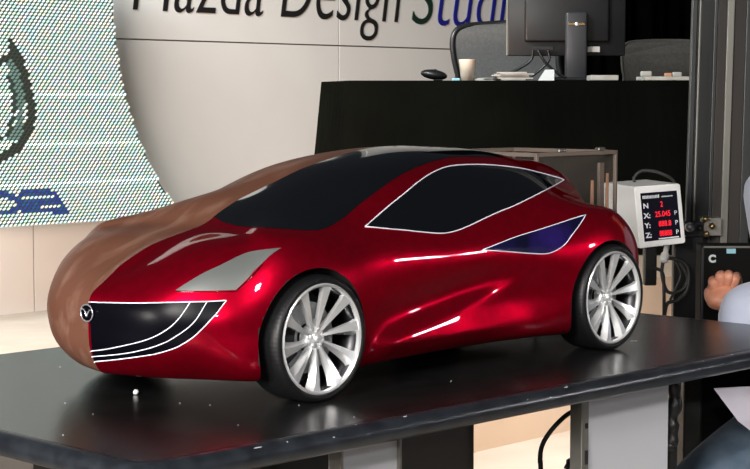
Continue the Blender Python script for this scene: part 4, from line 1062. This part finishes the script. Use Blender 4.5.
for a in ('l', 'r'):
    an, to = V['an'+a][0], V['to'+a][0]
    skin_mesh('shoe', {'h': (Vector((an.x+.02, an.y, .05)), .042, .045), 'm': ((an+to)/2*Vector((1, 1, 0))+Vector((0, 0, .045)) if False else Vector(((an.x+to.x)/2, (an.y+to.y)/2, .045)), .044, .04), 't': (Vector((to.x-.02, to.y, .034)), .042, .03)}, [('h', 'm'), ('m', 't')], M['shoe'], ps)
# hair, eyes, nose, mouth, ears (head looks left, at the screen of the box)
hc = W(1.01, 3.335, 1.215); fd = Vector((-0.80, -0.25, -0.1)).normalized(); sd = fd.cross(Vector((0, 0, 1))).normalized()
bm = bmesh.new(); bmesh.ops.create_uvsphere(bm, u_segments=28, v_segments=18, radius=1)
bmesh.ops.bisect_plane(bm, geom=bm.verts[:]+bm.edges[:]+bm.faces[:], plane_co=(0, 0, -0.05), plane_no=(-0.55, 0, 1), clear_inner=True)
ang = math.atan2(fd.y, fd.x)
bmesh.ops.transform(bm, matrix=Matrix.Translation(hc+Vector((0, 0, .03))-fd*.01) @ Matrix.Rotation(ang, 4, 'Z') @ Matrix.Diagonal((.104, .086, .105, 1)), verts=bm.verts[:]); mesh_obj('hair', bm, M['hair'], ps, smooth=True)
for s in (-1, 1):
    bm = bmesh.new(); bmesh.ops.create_uvsphere(bm, u_segments=12, v_segments=8, radius=0.0105); bmesh.ops.translate(bm, verts=bm.verts[:], vec=hc+fd*.071+sd*s*.03+Vector((0, 0, -.01))); e_ = mesh_obj('eye', bm, M['eye'], ps, smooth=True)
    bm = bmesh.new(); bmesh.ops.create_uvsphere(bm, u_segments=12, v_segments=8, radius=0.0048); bmesh.ops.translate(bm, verts=bm.verts[:], vec=hc+fd*.0782+sd*s*.03+Vector((0, 0, -.01))); mesh_obj('pupil', bm, M['hair'], e_, smooth=True)
    bm = bmesh.new(); bmesh.ops.create_uvsphere(bm, u_segments=12, v_segments=8, radius=1); bmesh.ops.transform(bm, matrix=Matrix.Translation(hc+sd*s*.08+Vector((0, 0, -.015))) @ Matrix.Rotation(ang, 4, 'Z') @ Matrix.Diagonal((.018, .008, .030, 1)), verts=bm.verts[:]); mesh_obj('ear', bm, M['skin'], ps, smooth=True)
skin_mesh('nose', {'a': (hc+fd*.080+Vector((0, 0, .005)), .009, .009), 'b': (hc+fd*.098+Vector((0, 0, -.03)), .013, .012)}, [('a', 'b')], M['skin'], ps)
bm = bmesh.new(); tube(bm, [hc+fd*.076+sd*-.025+Vector((0, 0, -.06)), hc+fd*.086+Vector((0, 0, -.058)), hc+fd*.076+sd*.025+Vector((0, 0, -.06))], .005, 8); mesh_obj('mouth', bm, noisy(mat('lips', (0.4, 0.13, 0.1), .5), (.35, .1, .08), 20, 1), ps, smooth=True)
# the reaching hand: back of the hand to us, fingers hooked over the front of the box
def hp(px, py, Y): return P(px, py, Y)-O_
hand_v = {'w': (wrist-O_, .024, .020), 'p1': (hp(720, 300, 3.39), .031, .022), 'p2': (hp(721, 291, 3.41), .034, .019)}
skin_mesh('palm', {'w': hand_v['w'], 'p1': hand_v['p1'], 'p2': hand_v['p2'], 'k': (hp(722, 284, 3.42), .030, .014)}, [('w', 'p1'), ('p1', 'p2'), ('p2', 'k')], M['skin'], ps)
for f in (((732, 290, 3.41), (735, 278, 3.395), (737, 276, 3.42), (739, 284, 3.455)),
          ((726, 289, 3.41), (728, 275.5, 3.39), (729, 274, 3.42), (731, 281, 3.455)),
          ((720, 289, 3.41), (720, 276, 3.39), (721, 274.5, 3.42), (723, 280, 3.455)),
          ((715, 291, 3.41), (713, 282, 3.395), (713, 280, 3.42), (716, 284, 3.455))):
    skin_mesh('finger', {k: (hp(*p), r) for k, p, r in zip('abcd', f, (.0112, .0112, .0098, .008))}, [('a', 'b'), ('b', 'c'), ('c', 'd')], M['skin'], ps)
skin_mesh('thumb', {'a': (hp(720, 302, 3.39), .014), 'b': (hp(712, 303, 3.39), .013), 'c': (hp(709, 296, 3.40), .0115), 'd': (hp(709, 289, 3.42), .0095)}, [('a', 'b'), ('b', 'c'), ('c', 'd')], M['skin'], ps)
for k in range(4):
    skin_mesh('finger', {'a': (hp(784, 386+k*5, 3.10-.012*k), .010), 'b': (hp(774, 385+k*5, 3.085-.012*k), .0098), 'c': (hp(767, 386+k*5, 3.095-.012*k), .0085)}, [('a', 'b'), ('b', 'c')], M['skin'], ps)
skin_mesh('thumb', {'a': (hp(794, 384, 3.09), .012), 'b': (hp(784, 379, 3.08), .0115), 'c': (hp(774, 382, 3.07), .0095)}, [('a', 'b'), ('b', 'c')], M['skin'], ps)
# stool under the person
st = thing('stool', 'round black stool under the seated person at right', 'stool', (HX+.01, HY+.02, 0))
bm = bmesh.new(); lathe(bm, [(0.0001, .385), (.17, .385), (.185, .395), (.185, .415), (.17, .425), (.0001, .425)], 40); mesh_obj('seat', bm, M['plastic'], st, angle=40)
for k in range(4):
    a = PI/4+k*PI/2; bm = bmesh.new(); tube(bm, [(.12*math.cos(a),   .12*math.sin(a), .385), (.18*math.cos(a), .18*math.sin(a), .012), (.18*math.cos(a), .18*math.sin(a), 0)], .013, 10); mesh_obj('leg', bm, M['steel'], st, smooth=True)
bm = bmesh.new(); tube(bm, [(.15*math.cos(2*PI*k/24), .15*math.sin(2*PI*k/24), .17) for k in range(24)], .008, 8, closed=True); mesh_obj('foot_ring', bm, M['steel'], st, smooth=True)
# white sheet of paper on the lap, folded corner hanging
ppx = [P(714, 389, 2.92), P(775, 386, 3.10), P(790, 420, 3.02), P(752, 432, 2.86), P(738, 421, 2.88)]
bm = bmesh.new(); a = [bm.verts.new(p) for p in ppx]; r_ = bmesh.ops.extrude_face_region(bm, geom=[bm.faces.new(a)])
bmesh.ops.translate(bm, verts=[v for v in r_['geom'] if isinstance(v, bmesh.types.BMVert)], vec=(0, 0.003, 0.001))
bmesh.ops.triangulate(bm, faces=bm.faces[:])
o = mesh_obj('paper_sheets', bm, noisy(mat('lilac_paper', (0.72, 0.70, 0.78), .6), (.66, .63, .72), 14, 3)); tag(o, 'white pointed paper sheets held over the seated knees', 'papers')

a, b_ = P(738, 440, 4.45), P(747, 372, 4.45)
bm = bmesh.new(); box(bm, ((a.x+b_.x)/2, 4.45, 0.33), (b_.x-a.x, 0.03, 0.66), bevel=0.003)
o = mesh_obj('wooden_post', bm, M['peach']); tag(o, 'short orange wooden post in the dark behind the paper sheets', 'post')
